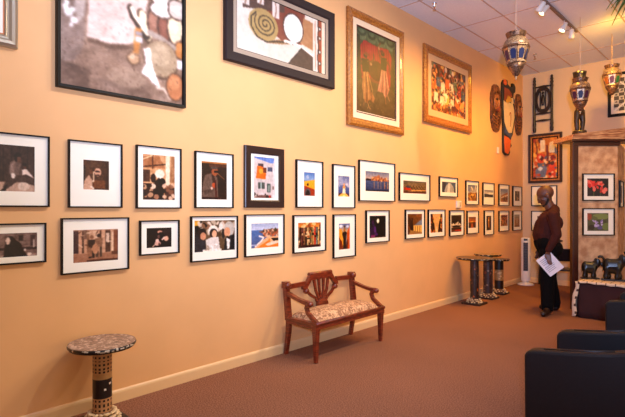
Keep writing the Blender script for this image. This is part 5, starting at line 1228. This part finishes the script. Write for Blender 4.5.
# hanging plant at the upper right
t = thing('hanging_plant', 'long leaved green plant hanging from the ceiling at the picture corner', 'plant', (2.80, 6.05, 3.80))
b = MB(); b.lathe([(.09, -.16), (.13, -.08), (.14, 0), (.125, 0), (.11, -.02)], (0, 0, 0), 20); b.build('pot', mat('terracotta', (150, 84, 54), .7), t)
for k in range(3):
    a = 2*PI*k/3
    b = MB(); b.tube([(.13*math.cos(a), .13*math.sin(a), 0), (0, 0, ZC-3.80)], .004, 5); b.build('hanger', M_BLACK, t)
rnd = random.Random(9)
M_LEAF = mat('green_leaf', (70, 120, 46), .45, c2=(36, 76, 30), scale=12); M_LEAFP = mat('pale_leaf', (176, 176, 112), .5)
tips = [(-.34, -.42, -.25), (-.315, -.325, -.285), (-.25, -.19, -.275), (-.27, -.35, -.20), (-.41, -.35, -.07), (-.2, -.1, -.2)]
for k in range(20):
    if k < len(tips): tip = Vector(tips[k])
    else:
        a = rnd.random()*2*PI; tip = Vector((.38*math.cos(a), .38*math.sin(a), -.28+.2*rnd.random()))
    a = Vector((tip.x, tip.y, 0)).normalized()*.06; m_ = Vector((tip.x*.55, tip.y*.55, .10+.05*rnd.random()))
    P = [a*(1-f)**2 + m_*2*f*(1-f) + tip*f*f for f in [i/8 for i in range(9)]]
    sd = Vector((-tip.y, tip.x, 0)).normalized()
    vs = []
    for i, p in enumerate(P):
        w_ = .032*math.sin(PI*min(.97, .12+.86*i/8))
        vs += [p - sd*w_, p + UP*(-.006), p + sd*w_]
    fs = []
    for i in range(8): fs += [(i*3, i*3+1, i*3+4, i*3+3), (i*3+1, i*3+2, i*3+5, i*3+4)]
    b = MB(); b.add(vs, fs, True); o = b.build('leaf', M_LEAFP if k == 4 else M_LEAF, t)
    md = o.modifiers.new('s', 'SOLIDIFY'); md.thickness = .002

# ------------------------------------------------------------------ light
def area(name, loc, rot, sx, sy, e, c):
    l = bpy.data.lights.new(name, 'AREA'); l.shape = 'RECTANGLE'; l.size = sx; l.size_y = sy; l.energy = e; l.color = c
    o = bpy.data.objects.new(name, l); COL.objects.link(o); o.location = loc; o.rotation_euler = rot; return o
def spot(name, loc, target, e, c, ang=80, blend=.6, rad=.06):
    l = bpy.data.lights.new(name, 'SPOT'); l.energy = e; l.color = c; l.spot_size = math.radians(ang); l.spot_blend = blend; l.shadow_soft_size = rad
    o = bpy.data.objects.new(name, l); COL.objects.link(o); o.location = loc
    o.rotation_euler = (Vector(target)-Vector(loc)).to_track_quat('-Z', 'Y').to_euler(); return o
LIGHTS = [
    # name, kind, position, target, watts, colour, cone
    ('window_daylight', 'front', None, None, 240.0, (0.560, 0.640, 0.950), 0),
    ('side_warm_fill', 'side', None, None, 120.0, (1.000, 0.66, 0.32), 0),  # warm area fill added from the unseen right side, not daylight
    ('photographer_flash', 'spot', (3.9, -.3, 1.8), (1.7, 4.4, 4.26), 1350.0, (0.45, 0.58, 0.95), 120),
    ('gallery_spot_b', 'spot', (2.6, 2.6, 4.12), (0, 1.3, 1.0), 150.0, (1.000, 0.900, 0.733), 100),
    ('gallery_spot_c', 'spot', (2.6, 4.0, 4.12), (0, 3.1, 1.55), 170.0, (1.000, 0.86, 0.66), 100),
    ('gallery_spot_d', 'spot', (2.6, 5.4, 4.12), (0, 4.5, 1.55), 220.0, (1.000, 0.82, 0.58), 100),
    ('track_spot_a', 'spot', (1.50, 6.66, 4.04), (0, 5.6, 1.5), 210.0, (1.000, 0.50, 0.08), 110),
    ('track_spot_b', 'spot', (1.50, 7.48, 4.04), (0, 7.0, 1.5), 200.0, (1.000, 0.45, 0.04), 110),
    ('track_spot_c', 'spot', (1.50, 7.84, 4.04), (0, 8.6, 1.5), 140.0, (1.000, 0.45, 0.04), 110),
    ('back_spot', 'spot', (2.2, 7.6, 4.05), (.9, 10.1, 2.6), 190.0, (1.000, 0.54, 0.1), 110),
    ('partition_spot', 'spot', (3.4, 6.2, 4.05), (1.9, 8.0, 1.6), 160.0, (1.000, 0.5, 0.09), 90),
    ('uplight', 'point', (2.1, 8.05, 4.0), None, 4.0, (1.000, 0.500, 0.050), 0),
]
for nm, kind, loc, tgt, e, c, ang in LIGHTS:
    if kind == 'front': area(nm, (4.2, YF+.05, 2.0), (math.radians(100), 0, math.radians(180)), 5.6, 3.0, e, c)
    elif kind == 'side': area(nm, (XR-.05, 2.2, 2.1), (math.radians(100), 0, math.radians(90)), 7.0, 3.0, e, c)
    elif kind == 'spot': spot(nm, loc, tgt, e, c, ang, 1.0, .07)
    else:
        p = bpy.data.lights.new(nm, 'POINT'); p.energy = e; p.color = c; p.shadow_soft_size = .05
        po = bpy.data.objects.new(nm, p); COL.objects.link(po); po.location = loc

w = bpy.data.worlds.new('World'); SC.world = w; w.use_nodes = True
w.node_tree.nodes['Background'].inputs[0].default_value = (1, .95, .9, 1); w.node_tree.nodes['Background'].inputs[1].default_value = .13

# ------------------------------------------------------------------ camera
cam = bpy.data.cameras.new('camera'); co = bpy.data.objects.new('camera', cam); COL.objects.link(co)
co.location = (3.65, 0, 1.5); co.rotation_euler = (PI/2, 0, math.atan2(453.5, 476))
cam.sensor_width = 36; cam.lens = 476/625*36; cam.shift_y = .0008; cam.clip_start = .05
SC.camera = co
SC.view_settings.view_transform = 'Standard'; SC.view_settings.look = 'None'; SC.view_settings.gamma = 1.0
SC.view_settings.exposure = 0.16
try: SC.view_settings.use_curve_mapping = False
except Exception: pass
